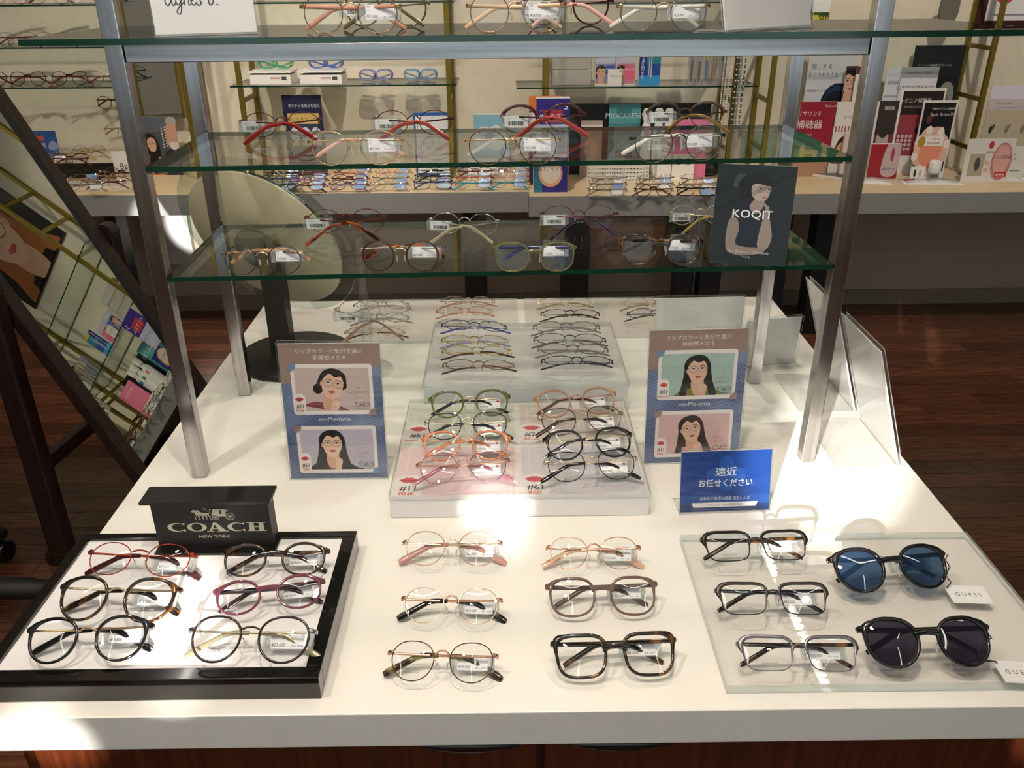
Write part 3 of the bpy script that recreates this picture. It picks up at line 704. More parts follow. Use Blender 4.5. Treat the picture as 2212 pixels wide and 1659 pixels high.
putf((1178, 1183), (1386, 1183), TT, 'rose gold wire round glasses with blotched pink temple ends', shape='panto', rim='wire', col=ROSE, hinge=ROSE, temple=ROSE, tip=TORTP, prints=(SS, GU), price='¥19,000', group=G2, tw=1.4)
putf((1178, 1268), (1420, 1262), TT, 'translucent taupe acetate glasses in the middle of the table front', shape='soft', rim='acetate', col=TAUPE, temple=TAUPED, hinge=ROSE, bridge='key', prints=(None, GU), price='¥28,000', group=G2, tw=1.2)
putf((1190, 1392), (1460, 1382), TT, 'large square dark tortoise glasses nearest the table front edge', shape='square', rim='thick', col=TORT, temple=TORT, bridge='key', prints=(None, GU), price='¥21,000', group=G2, tw=1.2)
G3 = 'eyewear on the thick clear plate'
putf((1512, 1165), (1745, 1160), SLZ, 'black browline metal glasses, farthest on the thick clear plate', shape='rect', rim='wire', col=BRW, brow=.0028, hinge=GUN, temple=TORT, prints=(SS, GU), price='¥25,000', group=G3)
putf((1543, 1275), (1790, 1275), SLZ, 'gunmetal browline glasses with black temples in the middle of the thick clear plate', shape='rect', rim='wire', col=GUN, brow=.0028, hinge=GUN, temple=BLACKG, prints=(SS, GU), price='¥25,000', group=G3)
putf((1590, 1390), (1855, 1392), SLZ, 'lilac grey browline glasses with amber tortoise temples, front of the thick clear plate', shape='rect', rim='wire', col=LILAC, brow=.0028, hinge=LILAC, temple=TORT, prints=(SS, GU), price='¥25,000', group=G3)
BLUEL = clear('blue_sun_lens', '#5a7698', 1.3, haze=.30, hazecol='#2c4768'); DARKL = clear('grey_sun_lens', '#4a4658', 1.3, haze=.3, hazecol='#2c2a38')
sA = putf((1790, 1210), (2040, 1195), SLZ, 'black sunglasses with blue lenses and a white swing tag', shape='sun', rim='thick', col=BLACKG, temple=BLACKG, bridge='key', lens=BLUEL, price='¥18,000', name='sunglasses', group=G3, tw=1.2)
sB = putf((1853, 1360), (2135, 1355), SLZ, 'black sunglasses with dark grey violet lenses nearest the front right corner', shape='sun', rim='thick', col=BLACKG, temple=BLACKG, bridge='key', lens=DARKL, name='sunglasses', group=G3, tw=1.2)
# swing tags on threads
def swing2(bl, br, tr_, tl, hang, lab):
    P = [pz(u, v, SLZ) for u, v in (bl, br, tr_, tl)]; t = thing('swing_tag', lab, 'tag', tuple(P[0])); t.location.z = SLZ+.0004
    ex = P[1]-P[0]; yaw = math.atan2(ex.y, ex.x); t.rotation_euler = (0, 0, yaw); Rm = Matrix.Rotation(-yaw, 3, 'Z'); o2 = [((Rm @ (p-P[0])).x, (Rm @ (p-P[0])).y) for p in P]
    b = MB(); b.slab(o2, 0, .0007, mat('#efeeec', .5)); b.build('card', t)
    f = Flat(0); cx_ = sum(p[0] for p in o2)/4; cy_ = sum(p[1] for p in o2)/4
    f.text('G U E S S', cx_, cy_-.0035, .0088, '#4a4a4c', 'c', .9); f.b.xf(Matrix.Translation((0, 0, .00078)) @ Matrix.Rotation(-PI/2, 4, 'X')); f.build('lettering', t)
    b = MB(); q = [Rm @ (pz(u, v, SLZ+h_)-Vector((P[0].x, P[0].y, SLZ+.0004))) for u, v, h_ in hang]
    for d in (0, .0014): b.tube([(p.x+d*(k % 2), p.y+d*((k+1) % 2), p.z) for k, p in enumerate(q)], .00045, mat('#1b1a1a', .7), 5)
    b.build('thread', t)
swing2((2060, 1303), (2147, 1306), (2122, 1268), (2036, 1265), [(2046, 1270, .0015), (2053, 1258, .006), (2044, 1245, .012), (2050, 1225, .02), (2043, 1210, .028), (2046, 1198, .032)], 'white swing tag hanging from the blue lens sunglasses')
swing2((2172, 1475), (2262, 1480), (2236, 1432), (2142, 1428), [(2155, 1433, .0015), (2148, 1428, .004), (2130, 1428, .008), (2112, 1424, .010), (2108, 1412, .014), (2118, 1408, .018), (2122, 1395, .024), (2140, 1378, .030), (2136, 1370, .032)], 'white swing tag at the right edge, from the dark lens sunglasses')

G4 = 'frames on the colour card riser'
OLIVE = mat('#5f6a2e', .15, 0, .5, .5); NAVYM = mat('#22283e', .25, .6); ORNG = mat('#d88a63', .15, 0, .5, .5); PINKM = mat('#a86b78', .25, .6); BEIGE = mat('#b98f74', .15, 0, .5, .5); BRM = mat('#4a372e', .25, .6); BLKM = mat('#191716', .25, .5)
NAVYT = mat('#141a33', .15, 0, .5, .5); PNKT = mat('#b06a78', .2, 0, .5, .4)
kw = dict(group=G4, prints=(SM, EM), price='¥20,000', hinge=PALEGOLD, temple=PALEGOLD, lipmark=True, clear_end=True)
putf((926, 863), (1102, 856), R1Z, 'olive green rimmed glasses at the back left of the colour card riser', shape='panto', rim='acetate', col=OLIVE, tip=BLACKG, **kw)
putf((916, 913), (1103, 908), R1Z, 'navy wire glasses between the green and the orange rims', shape='crown', rim='wire', col=NAVYM, tip=NAVYT, **kw)
putf((911, 950), (1103, 947), R1Z, 'orange rimmed glasses on the colour card riser', shape='panto', rim='acetate', col=ORNG, tip=ORNG, **dict(kw, hinge=ROSE, temple=ROSE))
putf((898, 1005), (1102, 995), R1Z, 'pink wire glasses at the front left of the colour card riser', shape='crown', rim='wire', col=PINKM, tip=PNKT, **dict(kw, hinge=ROSE, temple=ROSE))
putf((1153, 862), (1330, 850), R1Z, 'beige rimmed glasses at the back right of the colour card riser', shape='panto', rim='acetate', col=BEIGE, tip=mat('#5c3d33', .2), **dict(kw, hinge=ROSE, temple=ROSE))
putf((1160, 905), (1347, 892), R1Z, 'brown wire glasses between the beige and the black rims', shape='crown', rim='wire', col=BRM, tip=WINE, **kw)
putf((1173, 950), (1365, 938), R1Z, 'thick black rimmed glasses on the colour card riser', shape='panto', rim='acetate', col=BLACKG, tip=BLACKG, **kw)
putf((1173, 1000), (1378, 990), R1Z, 'thin black wire glasses at the front right of the colour card riser', shape='crown', rim='wire', col=BLKM, tip=BLACKG, **kw)

G5 = 'frames facing away on the taller riser'
def back(pl, pr, z, lab, c, tip, g, shape='oval', **k2): put(pl, pr, z, lab, back=True, shape=shape, rim='wire', col=c, hinge=k2.pop('hinge', c), temple=k2.pop('temple', c), tip=tip, group=g, hgt=.026, tilt=38, fold=(88, 91), **k2)
LAV = mat('#5a4fae', .2, 0, .5, .5); LAVL = mat('#a99fcf', .2, 0, .5, .5); YG = mat('#cfae62', .2, 1.0); DKB = mat('#5a3a2a', .2, .4)
back((953, 700), (1097, 706), R2Z, 'blue grey wire glasses with violet temple ends at the back of the taller riser', mat('#5c6077', .25, .7), LAV, G5)
back((952, 733), (1098, 735), R2Z, 'yellow gold wire glasses with pale lilac temple ends on the taller riser', YG, LAVL, G5)
back((954, 757), (1107, 758), R2Z, 'yellow gold wire glasses with brown temple ends on the taller riser', YG, DKB, G5)
back((955, 787), (1112, 788), R2Z, 'brown and gold wire glasses at the front left of the taller riser', mat('#8c6a4e', .25, .7), DKB, G5)
back((1150, 705), (1297, 705), R2Z, 'thin silver grey glasses at the back right of the taller riser', mat('#8a8280', .25, .8), mat('#9a8c86', .2), G5)
back((1152, 730), (1310, 733), R2Z, 'dark silver wire glasses with mauve temple ends on the taller riser', mat('#6d666a', .25, .8), mat('#8d7a7a', .2), G5)
back((1160, 752), (1315, 754), R2Z, 'taupe wire glasses just behind the navy pair on the taller riser', mat('#8a7468', .25, .7), mat('#a5948a', .2), G5)
back((1168, 778), (1325, 780), R2Z, 'navy rimmed glasses at the front right of the taller riser', mat('#1d1f3a', .2, .5), mat('#171a38', .15, 0, .5, .5), G5, shape='lowoval')
G6 = 'frames facing away along the table back'
back((952, 648), (1070, 650), BPZ, 'clear rose wire glasses farthest back on the middle acrylic plate', mat('#b9a49c', .2, .9), mat('#d0948a', .2), G6)
back((942, 671), (1065, 671), BPZ, 'rose gold wire glasses second from the back on the middle acrylic plate', ROSE, mat('#d99a84', .2), G6)
back((945, 697), (1062, 698), BPZ, 'pale silver wire glasses just behind the taller riser, left', mat('#a9a29c', .2, .9), mat('#cbbcae', .2), G6)
back((1162, 652), (1282, 653), BPZ, 'pale gold wire glasses farthest back on the plate behind the taller riser', PALEGOLD, mat('#a3906c', .2), G6)
back((1167, 677), (1296, 677), BPZ, 'dark brown oval glasses on the plate behind the taller riser', mat('#33241f', .25, .5), mat('#2a1d18', .2), G6, shape='lowoval')
back((1343, 653), (1470, 653), BPZ, 'pale gold wire glasses at the back right beside the white card', PALEGOLD, mat('#a3906c', .2), G6)
back((1353, 676), (1482, 675), BPZ, 'dark violet wire glasses half hidden by the white card', mat('#3d3550', .25, .6), mat('#4a4048', .2), G6)
back((763, 658), (886, 657), BPZ, 'silver wire glasses farthest back beside the clear rod', mat('#a9a29c', .2, .9), mat('#bfae9f', .2), G6)
back((757, 685), (886, 685), BPZ, 'silver wire glasses second from the back beside the clear rod', mat('#9d968f', .2, .9), mat('#a99888', .2), G6)
back((744, 716), (876, 716), BPZ, 'gold wire glasses with tortoise temple ends in front of the clear rod', PALEGOLD, TORTR, G6)

# ------------------------------------------------------------------ frames on the glass shelves
G7, G8 = 'frames facing the viewer on the glass shelves', 'frames facing away on the glass shelves'
def fr(pl, pr, i, lab, fold=(66, 72), price='¥23,000', **k): put(pl, pr, shelf_z(i), lab, fold=fold, group=G7, price=price, hgt=.03, **k)
def bk(pl, pr, i, lab, c, tip, fold=(60, 68), **k): put(pl, pr, shelf_z(i), lab, back=True, fold=fold, group=G8, barcode=True, hgt=.034, **dict(dict(shape='oval', rim='wire', col=c, hinge=c, temple=c, tip=tip), **k))
KO = ('KOQIT', .0026, -.62)
fr((476, 550), (658, 548), 0, 'brown wire round glasses with mottled temples, left end of the lowest glass shelf', shape='round', col=mat('#46302c', .25, .6), hinge=PALEGOLD, temple=TORTL, prints=(None, KO), price='¥17,000')
fr((773, 540), (957, 540), 0, 'brown and gold round glasses with amber tortoise temples on the lowest glass shelf', shape='round', rim='thin', col=mat('#4a2f22', .2, .5), hinge=PALEGOLD, temple=PALEGOLD, tip=TORTR, prints=(None, KO), price='¥17,000', tw=1.2)
fr((1065, 537), (1245, 535), 0, 'translucent khaki glasses with navy temples on the lowest glass shelf', shape='soft', rim='acetate', col=tinted('khaki', '#75704a', .7), temple=mat('#26305e', .2, 0, .5, .4), bridge='key', prints=(None, KO), price='¥19,000', tw=1.2)
fr((1337, 522), (1518, 523), 0, 'thick dark tortoise glasses beside the grey portrait card', shape='panto', rim='thick', col=TORT, temple=TORT, bridge='key', prints=(None, None), price='¥19,000', tw=1.2)
bk((655, 470), (838, 468), 0, 'red copper wire glasses with tortoise temple ends, back of the lowest glass shelf', mat('#8a4034', .25, .8), TORTR, tw=1.2)
bk((923, 474), (1083, 478), 0, 'silver wire glasses with cream temple ends, back of the lowest glass shelf', STEEL, mat('#dcc7a0', .2, 0, .5, .4))
bk((1163, 462), (1338, 460), 0, 'plum wire glasses with dark violet temple ends, back of the lowest glass shelf', mat('#7a4456', .25, .7), mat('#33203c', .15, 0, .5, .5))
bk((1440, 458), (1590, 456), 0, 'gold wire glasses behind the grey portrait card', PALEGOLD, mat('#c9ad5a', .15, 0, .5, .4))
fr((663, 307), (870, 305), 1, 'gold wire glasses with pale pink temples in front on the middle glass shelf', shape='panto', col=GOLD, hinge=GOLD, temple=GOLD, tip=mat('#e0b8a8', .2, 0, .5, .4))
fr((1003, 305), (1212, 303), 1, 'brown wire round glasses in the centre front of the middle glass shelf', shape='panto', col=BROWNW, hinge=GOLD, temple=GOLD, tip=PAD)
fr((1362, 300), (1568, 293), 1, 'grey wire round glasses with clear temples at the front right of the middle glass shelf', shape='panto', col=mat('#5c5854', .25, .8), hinge=GUN, temple=STEEL, tip=mat('#d9d4c8', .2))
bk((513, 262), (700, 257), 1, 'red brown wire glasses with red temples at the back left of the middle glass shelf', mat('#6b3a34', .25, .7), mat('#9c1f1c', .15, 0, .5, .5), tw=1.3)
bk((800, 257), (985, 255), 1, 'dark red wire glasses with rose temples at the back of the middle glass shelf', mat('#5f2a2c', .25, .7), mat('#b04c42', .15, 0, .5, .5), tw=1.3)
bk((1075, 250), (1268, 245), 1, 'burgundy browline glasses with red temples at the back of the middle glass shelf', mat('#4a1418', .15, 0, .5, .5), mat('#a83a34', .15, 0, .5, .5), shape='oval', rim='wire', brow=.003, tw=1.3)
bk((1390, 242), (1573, 240), 1, 'brown browline glasses with olive temples at the back right of the middle glass shelf', mat('#4a3018', .15, 0, .5, .5), mat('#8a6a2e', .15, 0, .5, .5), shape='oval', rim='wire', brow=.003)
fr((647, 33), (870, 33), 2, 'copper wire round glasses with pink temples on the top glass shelf', shape='round', col=mat('#9a7460', .25, .8), hinge=GOLD, temple=mat('#c98f78', .2, 0, .5, .4), price='¥21,000', yfix=.515)
fr((1005, 30), (1225, 30), 2, 'pale gold wire round glasses with mottled clear temples on the top glass shelf', shape='round', col=mat('#a8896c', .25, .9), hinge=ROSE, temple=mat('#d8b895', .2, 0, .5, .4), yfix=.515)
fr((1330, 25), (1535, 25), 2, 'pewter wire round glasses with clear temples on the top glass shelf', shape='round', col=mat('#7d776c', .25, .9), hinge=GOLD, temple=mat('#d9d4c8', .2, 0, .5, .4), yfix=.515)
bk((735, 13), (930, 12), 2, 'olive grey glasses turned away at the back of the top glass shelf', mat('#6d664e', .2, .5), mat('#6a6248', .2), shape='panto', rim='thin', yfix=.66)
bk((1125, 12), (1325, 10), 2, 'burgundy glasses turned away at the back of the top glass shelf', mat('#4a1418', .2, .3), mat('#e3b0a8', .2), shape='panto', rim='thin', yfix=.66)
# ------------------------------------------------------------------ cards and signs
DENIM = None
def denim():
    k = ('denim',)
    if k in _M: return _M[k]
    a, nt, N, L, b = nodes_of('denim_print')
    tc = N.new('ShaderNodeTexCoord'); mp = N.new('ShaderNodeMapping'); mp.inputs['Rotation'].default_value = (0, math.radians(38), 0)
    wv = N.new('ShaderNodeTexWave'); wv.inputs['Scale'].default_value = 105; wv.inputs['Distortion'].default_value = 2.5; wv.inputs['Detail'].default_value = 3
    no = N.new('ShaderNodeTexNoise'); no.inputs['Scale'].default_value = 14
    cr = N.new('ShaderNodeValToRGB'); e = cr.color_ramp.elements; e[0].position = .15; e[0].color = lin('#34456f'); e[1].position = .9; e[1].color = lin('#8c9cc0')
    ad = N.new('ShaderNodeMath'); ad.operation = 'MULTIPLY_ADD'; ad.inputs[1].default_value = .55
    L.new(tc.outputs['Object'], mp.inputs[0]); L.new(mp.outputs[0], wv.inputs[0]); L.new(tc.outputs['Object'], no.inputs['Vector'])
    sb = N.new('ShaderNodeMath'); sb.operation = 'MULTIPLY_ADD'; sb.inputs[1].default_value = 1.4; sb.inputs[2].default_value = -.45
    L.new(no.outputs[0], sb.inputs[0]); L.new(wv.outputs['Fac'], ad.inputs[0]); L.new(sb.outputs[0], ad.inputs[2]); L.new(ad.outputs[0], cr.inputs[0]); L.new(cr.outputs[0], b.inputs['Base Color'])
    b.inputs['Roughness'].default_value = .5; _M[k] = a; return a

def card(label, cat, bl, br, topv, z, lean, draw, name='sign_card', holder=True, th=.0016, base=.045, front=False, paper='#f2f0ee', group=None, extra_top=.004, hmax=None):
    """upright card whose lower corners stand on the surface z along the sight lines bl, br; topv = picture row of its top"""
    A, B = pz(*bl, z), pz(*br, z); Wd = (B-A).length; mid = (A+B)/2; yaw = math.atan2(B.y-A.y, B.x-A.x); ln = math.radians(lean)
    lo, hi = .02, .8
    for _ in range(40):
        h = (lo+hi)/2; P = mid+Vector((-math.sin(yaw)*math.sin(ln)*h, math.cos(yaw)*math.sin(ln)*h, math.cos(ln)*h))
        if proj(P)[1] > topv: lo = h
        else: hi = h
    if hmax: h = min(h, hmax)
    t = thing(name, label, cat, (mid.x, mid.y, z+.0003), (0, 0, yaw), group)
    make_card(t, Wd, h, ln, draw, holder, th, base, paper, extra_top)
    return t, Wd, h
def make_card(t, Wd, h, ln, draw, holder=True, th=.0016, base=.045, paper='#f2f0ee', extra=.004):
    M_ = Matrix.Rotation(-ln, 4, 'X'); up = .0022 if holder else th*abs(math.sin(ln))+.0003
    b = MB(); b.box(-Wd/2, Wd/2, 0, th, up, h, mat(paper, .5)); b.xf(M_).build('card', t)
    if draw:
        f = Flat(-.0001, .4); draw(f, Wd, h); f.b.xf(M_); f.build('print', t)
    if holder:
        b = MB(); b.box(-Wd/2-.0015, Wd/2+.0015, -.0048, -.0032, .0021, h+extra, ACRYL, edge=ACEDGE)
        b.box(-Wd/2-.0015, Wd/2+.0015, th+.0006, th+.0024, .0021, h+extra, ACRYL, edge=ACEDGE); b.xf(M_)
        b.box(-Wd/2-.0015, Wd/2+.0015, -.0048, base, 0, .002, ACRYL, edge=ACEDGE); b.build('holder', t, 'clear acrylic holder')

def portrait(f, x0, z0, x1, z1, bg, hair, skin, top, cxn=.5, hz=.62, s=.30, long=True, tilt=0.0, lip='#c65a5f', gl='#8a7a6e', hand=True, bob=False, shade='#d9ab90'):
    """a simple printed portrait of a person wearing round glasses inside the given rectangle"""
    w, h = x1-x0, z1-z0; cx, cz = x0+cxn*w, z0+hz*h; r = s*h
    f.rect(x0, z0, x1, z1, bg)
    cr, sr = math.cos(tilt), math.sin(tilt)
    def T(a, b): return (min(x1, max(x0, cx+(a*cr-b*sr)*r)), min(z1, max(z0, cz+(a*sr+b*cr)*r)))
    def P(pts, c): f.poly([T(a, b) for a, b in smooth(pts)], c)
    def E(a, b, ra, rb, c, n=22): f.poly([T(a+ra*math.cos(2*PI*k/n), b+rb*math.sin(2*PI*k/n)) for k in range(n)], c)
    bt = (z0-cz)/r
    if long: P([(-1.0, -.1), (-1.02, .5), (-.7, 1.05), (0, 1.28), (.65, 1.1), (1.0, .55), (1.08, -.2), (1.2, -1.2), (1.35, bt*.85), (1.3, bt), (-1.35, bt), (-1.3, bt*.85), (-1.1, -1.2)], hair)
    elif bob: P([(-1.0, -.55), (-1.15, 0), (-1.1, .6), (-.7, 1.15), (0, 1.32), (.6, 1.1), (.85, .6), (.8, 0), (.3, -.6)], hair)
    else:
        P([(-.95, -.5), (-1.0, .4), (-.7, 1.0), (0, 1.22), (.7, 1.0), (.95, .4), (.85, -.2)], hair); E(-.95, -.45, .35, .4, hair)
    zb = z0
    P([(-2.1, bt), (-1.9, -1.95), (-.9, -1.45), (.9, -1.5), (1.9, -1.95), (2.25, bt)], top)                         # shoulders
    P([(-.38, -.6), (.42, -.6), (.46, -1.35), (.15, -2.0), (-.25, -2.0), (-.5, -1.4)], shade)                       # neck
    if long: P([(-1.0, 0), (-.72, .2), (-.8, -1.1), (-.95, bt), (-1.5, bt), (-1.2, -1.0)], hair); P([(1.02, 0), (.74, .2), (.8, -1.1), (.9, bt), (1.5, bt), (1.2, -1.0)], hair)
    P([(-.72, .35), (-.70, -.25), (-.52, -.72), (-.2, -1.02), (.08, -1.05), (.34, -.95), (.6, -.6), (.74, -.2), (.76, .35), (.55, .85), (0, 1.02), (-.5, .88)], skin)
    E(-.76, .0, .11, .2, shade, 10)
    P([(-.8, .1), (-.68, .42), (-.3, .82), (.1, .62), (.5, .75), (.74, .35), (.84, .1), (.86, .7), (.5, 1.12), (0, 1.25), (-.55, 1.1), (-.9, .6)], hair)   # fringe
    for sx in (-1, 1):
        ex = sx*.34+.03
        f.line([T(ex-.2, .36), T(ex, .42), T(ex+.2, .36)], r*.055, '#4a352c')
        E(ex, .16, .15, .062, '#f4eeea', 12); E(ex, .16, .07, .068, '#2b1c17', 10); f.line([T(ex-.17, .17), T(ex, .235), T(ex+.17, .17)], r*.04, '#2b1c17')
        f.line([T(ex+.30*math.cos(2*PI*k/20), .12+.27*math.sin(2*PI*k/20)) for k in range(20)], r*.03, gl, True)
    f.line([T(-.0, .17), T(.06, .17)], r*.03, gl); f.line([T(-.57, .2), T(-.78, .22)], r*.03, gl); f.line([T(.67, .2), T(.8, .22)], r*.03, gl)
    f.line([T(.06, .05), T(.1, -.2), T(-.02, -.24)], r*.035, shade)
    P([(-.2, -.5), (-.06, -.43), (.04, -.46), (.14, -.43), (.28, -.5), (.14, -.6), (.02, -.63), (-.1, -.6)], lip)
    if hand:
        P([(.1, bt), (.55, bt), (.62, -1.9), (.75, -1.35), (.45, -1.1), (.2, -1.3), (.15, -1.9)], skin)
        for k in range(4): f.line([T(.42+.07*k, -1.28-.09*k), T(.16+.05*k, -1.02-.16*k)], r*.1, skin); f.line([T(.45+.06*k, -1.36-.1*k), T(.2+.05*k, -1.12-.16*k)], r*.02, shade)
def mini_glasses(f, x, z, w, c='#5a5558'):
    for sx in (-1, 1): f.ring(x+sx*w*.27, z, w*.21, w*.17, w*.03, c, 16); f.line([(x+sx*w*.5, z+w*.1), (x-sx*w*.1, z-w*.12)], w*.02, c)
    f.line([(x-w*.07, z+w*.03), (x+w*.07, z+w*.03)], w*.03, c)

def lip_poster(a, b):
    def draw(f, W_, H_):
        X = lambda u: (u-.5)*W_
        Z = lambda v: (1-v)*H_
        f.rect(X(0), 0, X(1), H_, denim())
        f.poly([(X(0), Z(.29)), (X(1), Z(.165)), (X(1), H_), (X(0), H_)], '#9c857b')
        f.line([(X(0), Z(.735)), (X(.12), Z(.73))], .0008, '#2c3c63')
        f.text('リップカラーと気分で選ぶ', X(.5), Z(.068), W_*.052, '#efe6e2', 'c', 1.08); f.text('新発想メガネ', X(.5), Z(.113), W_*.052, '#efe6e2', 'c', 1.08)
        f.text('en-Me-time', X(.5), Z(.562), W_*.066, '#d4cfd6', 'c', 1.05, bold=.0002)
        for v0, v1, dx, q in ((.145, .512, 0, a), (.595, .955, .0, b)):
            f.rrect(X(.1+dx), Z(v1), X(.91+dx), Z(v0), W_*.03, '#efe7e3')
            px0, px1, pz0, pz1 = X(.135+dx), X(.875+dx), Z(v1-.028), Z(v0+.028)
            portrait(f, px0, pz0, px1, pz1, **q['p'])
            f.rrect(X(.105), Z(v1-.012), X(.225), Z(v1-.155), W_*.045, '#efe7e3'); lips(f, X(.165), Z(v1-.112), W_*.044, q['lip'])
            f.text(q['no'], X(.165), Z(v1-.048), W_*.062, '#33302f', 'c', .8, bold=.0002); f.text(q['nm'], X(.165), Z(v1-.022), W_*(.036 if len(q['nm']) < 6 else .024), q['lip'], 'c', .9, bold=.0001)
            f.text('to', X(.765), Z(v0+.175), W_*.032, '#b06a62', 'c', 1, .06); f.text(q['t1'], X(.765), Z(v0+.215), W_*.036, '#b06a62', 'c', .85, .06); f.text(q['t2'], X(.765), Z(v0+.248), W_*.036, '#b06a62', 'c', .85, .06)
            mini_glasses(f, X(.79), Z(v0+.292), W_*.15); f.text(q['fr'], X(.79), Z(v0+.327), W_*.013, '#5a5558', 'c', 1.1)
            c1, c2 = (q['c1'], q['c2']); rr = W_*.075
            f.poly([(X(.085), Z(v0-.004))]+[(X(.085)+rr*math.cos(math.radians(-k)), Z(v0-.004)+rr*math.sin(math.radians(-k))) for k in range(0, 91, 15)], c1)
            f.poly([(X(.925), Z(v1+.004))]+[(X(.925)+rr*math.cos(math.radians(90+k)), Z(v1+.004)+rr*math.sin(math.radians(90+k))) for k in range(0, 91, 15)], c2)
    return draw
SK = '#e8c2aa'
PA = dict(no='#21', nm='ROSE', lip='#b84a58', t1='ドラマティック', t2='ローズ', fr='BURGUNDY FRAME', c1='#7290bb', c2='#9c857b', p=dict(bg='#cbbab3', hair='#2a1f1e', skin=SK, top='#8f4a5c', cxn=.50, hz=.60, s=.31, long=False, tilt=-.2))
PB = dict(no='#61', nm='RED', lip='#c4373c', t1='ハンサム', t2='レッド', fr='BLACK FRAME', c1='#9c857b', c2='#7290bb', p=dict(bg='#bfb8c8', hair='#17151a', skin='#ecc9b4', top='#1d1a1c', cxn=.43, hz=.62, s=.29, long=True, lip='#c4373c'))
PC = dict(no='#51', nm='TERRACOTTA', lip='#d8503f', t1='ヘルシー', t2='テラコッタ', fr='KHAKI FRAME', c1='#7290bb', c2='#9c857b', p=dict(bg='#a9c4b9', hair='#241d1c', skin='#e3bda4', top='#7d7a2c', cxn=.50, hz=.60, s=.29, long=True, tilt=.05))
PD_ = dict(no='#11', nm='PINK', lip='#d64a6a', t1='スルーム', t2='ピンク', fr='PINK FRAME', c1='#9c857b', c2='#7290bb', p=dict(bg='#dcb9b9', hair='#33251f', skin='#e9c4ac', top='#d795a5', cxn=.46, hz=.60, s=.29, long=True, tilt=.12))
card('denim print poster of two women in a clear holder, left of the risers', 'poster', (630, 1034), (838, 1032), 742, TT, 6, lip_poster(PA, PB), 'poster_card', base=.06)
card('denim print poster of two women, behind the blue card', 'poster', (1391, 1001), (1593, 995), 712, TT, 6, lip_poster(PC, PD_), 'poster_card', base=.06)

def blue(f, W_, H_):
    f.rect(-W_/2, 0, W_/2, H_, '#1d4f9e'); f.rect(-W_/2, .27*H_, W_/2, H_, '#16418f'); f.rect(-W_/2, 0, W_/2, .12*H_, '#14306f')
    f.rrect(-.08*W_, .33*H_, .08*W_, .92*H_, .07*W_, '#1f57b0'); f.rrect(-.22*W_, .48*H_, .22*W_, .72*H_, .07*W_, '#1f57b0')
    f.text('遠近', 0, .60*H_, .155*H_, '#f2f4f8', 'c', 1.1, bold=.0003); f.text('お任せください', 0, .425*H_, .135*H_, '#f2f4f8', 'c', .92, bold=.0002)
    f.text('世界初 行動型AI搭載 遠近レンズ', 0, .195*H_, .065*H_, '#dfe6f2', 'c', .85)
    f.poly([(-.35*W_, .075*H_), (.35*W_, .075*H_), (.37*W_, .155*H_), (-.37*W_, .155*H_)], '#f2f2f0'); f.text('バリラックスXR 正規取扱店', 0, .092*H_, .05*H_, '#2c2c30', 'c', .9)
    f.rect(-.36*W_, .035*H_, .36*W_, .043*H_, '#6f86b5')
card('blue card with white Japanese lettering standing near the table front', 'card', (1468, 1108), (1660, 1101), 974, TT, 12, blue, 'sign_card', base=.035)

def grey_portrait(f, W_, H_):
    f.rect(-W_/2, 0, W_/2, H_, '#1c2427')
    f.blob([(-.28*W_, .78*H_), (-.12*W_, .80*H_), (-.1*W_, .9*H_), (-.24*W_, .9*H_)], '#3f4c4e')
    f.blob([(-.30*W_, .28*H_), (-.34*W_, .48*H_), (-.24*W_, .60*H_), (.02*W_, .66*H_), (.18*W_, .58*H_), (.22*W_, .40*H_), (.2*W_, .2*H_), (-.2*W_, .18*H_)], '#1c2230')
    f.blob([(-.30*W_, .16*H_), (-.31*W_, .36*H_), (-.27*W_, .47*H_), (-.19*W_, .46*H_), (-.15*W_, .36*H_), (-.17*W_, .2*H_), (.12*W_, .18*H_), (.22*W_, .2*H_), (.18*W_, .13*H_), (-.05*W_, .09*H_), (-.2*W_, .10*H_)], '#8d8078')
    f.blob([(.1*W_, .22*H_), (.16*W_, .56*H_), (.2*W_, .6*H_), (.22*W_, .5*H_), (.28*W_, .3*H_), (.24*W_, .18*H_), (.18*W_, .17*H_)], '#978a82')
    f.blob([(-.05*W_, .60*H_), (.1*W_, .72*H_), (.13*W_, .6*H_), (.04*W_, .52*H_)], '#9a8a84')
    f.ell(.0, .80*H_, .22*W_, .125*H_, '#191718'); f.blob([(-.2*W_, .78*H_), (-.16*W_, .68*H_), (-.02*W_, .66*H_), (.1*W_, .7*H_), (.15*W_, .85*H_), (-.1*W_, .9*H_)], '#191718')
    f.blob([(-.04*W_, .80*H_), (-.03*W_, .70*H_), (.06*W_, .645*H_), (.13*W_, .65*H_), (.18*W_, .70*H_), (.19*W_, .77*H_), (.16*W_, .845*H_), (.04*W_, .84*H_)], '#b3a299')
    f.blob([(-.06*W_, .80*H_), (.02*W_, .82*H_), (.16*W_, .80*H_), (.2*W_, .83*H_), (.12*W_, .9*H_), (-.06*W_, .88*H_)], '#191718')
    for x in (.07, .17): f.ring(x*W_, .765*H_, .042*W_, .028*H_, .0006, '#6d625c'); f.ell(x*W_, .77*H_, .02*W_, .008*H_, '#2b2322', 10)
    f.ell(.13*W_, .685*H_, .03*W_, .009*H_, '#a3706a', 12)
    for k in range(4): f.line([(.08*W_+.025*k*W_, .655*H_-.012*k*H_), (.17*W_, .60*H_-.012*k*H_)], .022*W_, '#978a82')
    f.text('KOQIT', .0, .475*H_, .115*H_, '#f0efee', 'c', 1.12, bold=.0003)
    f.text('The Debut Collection', -.01*W_, .115*H_, .042*H_, '#c9c4c0', 'c', 1.12, bold=.0001); f.text('koqit.jp', -.02*W_, .07*H_, .026*H_, '#c9c4c0', 'c', 1.1)
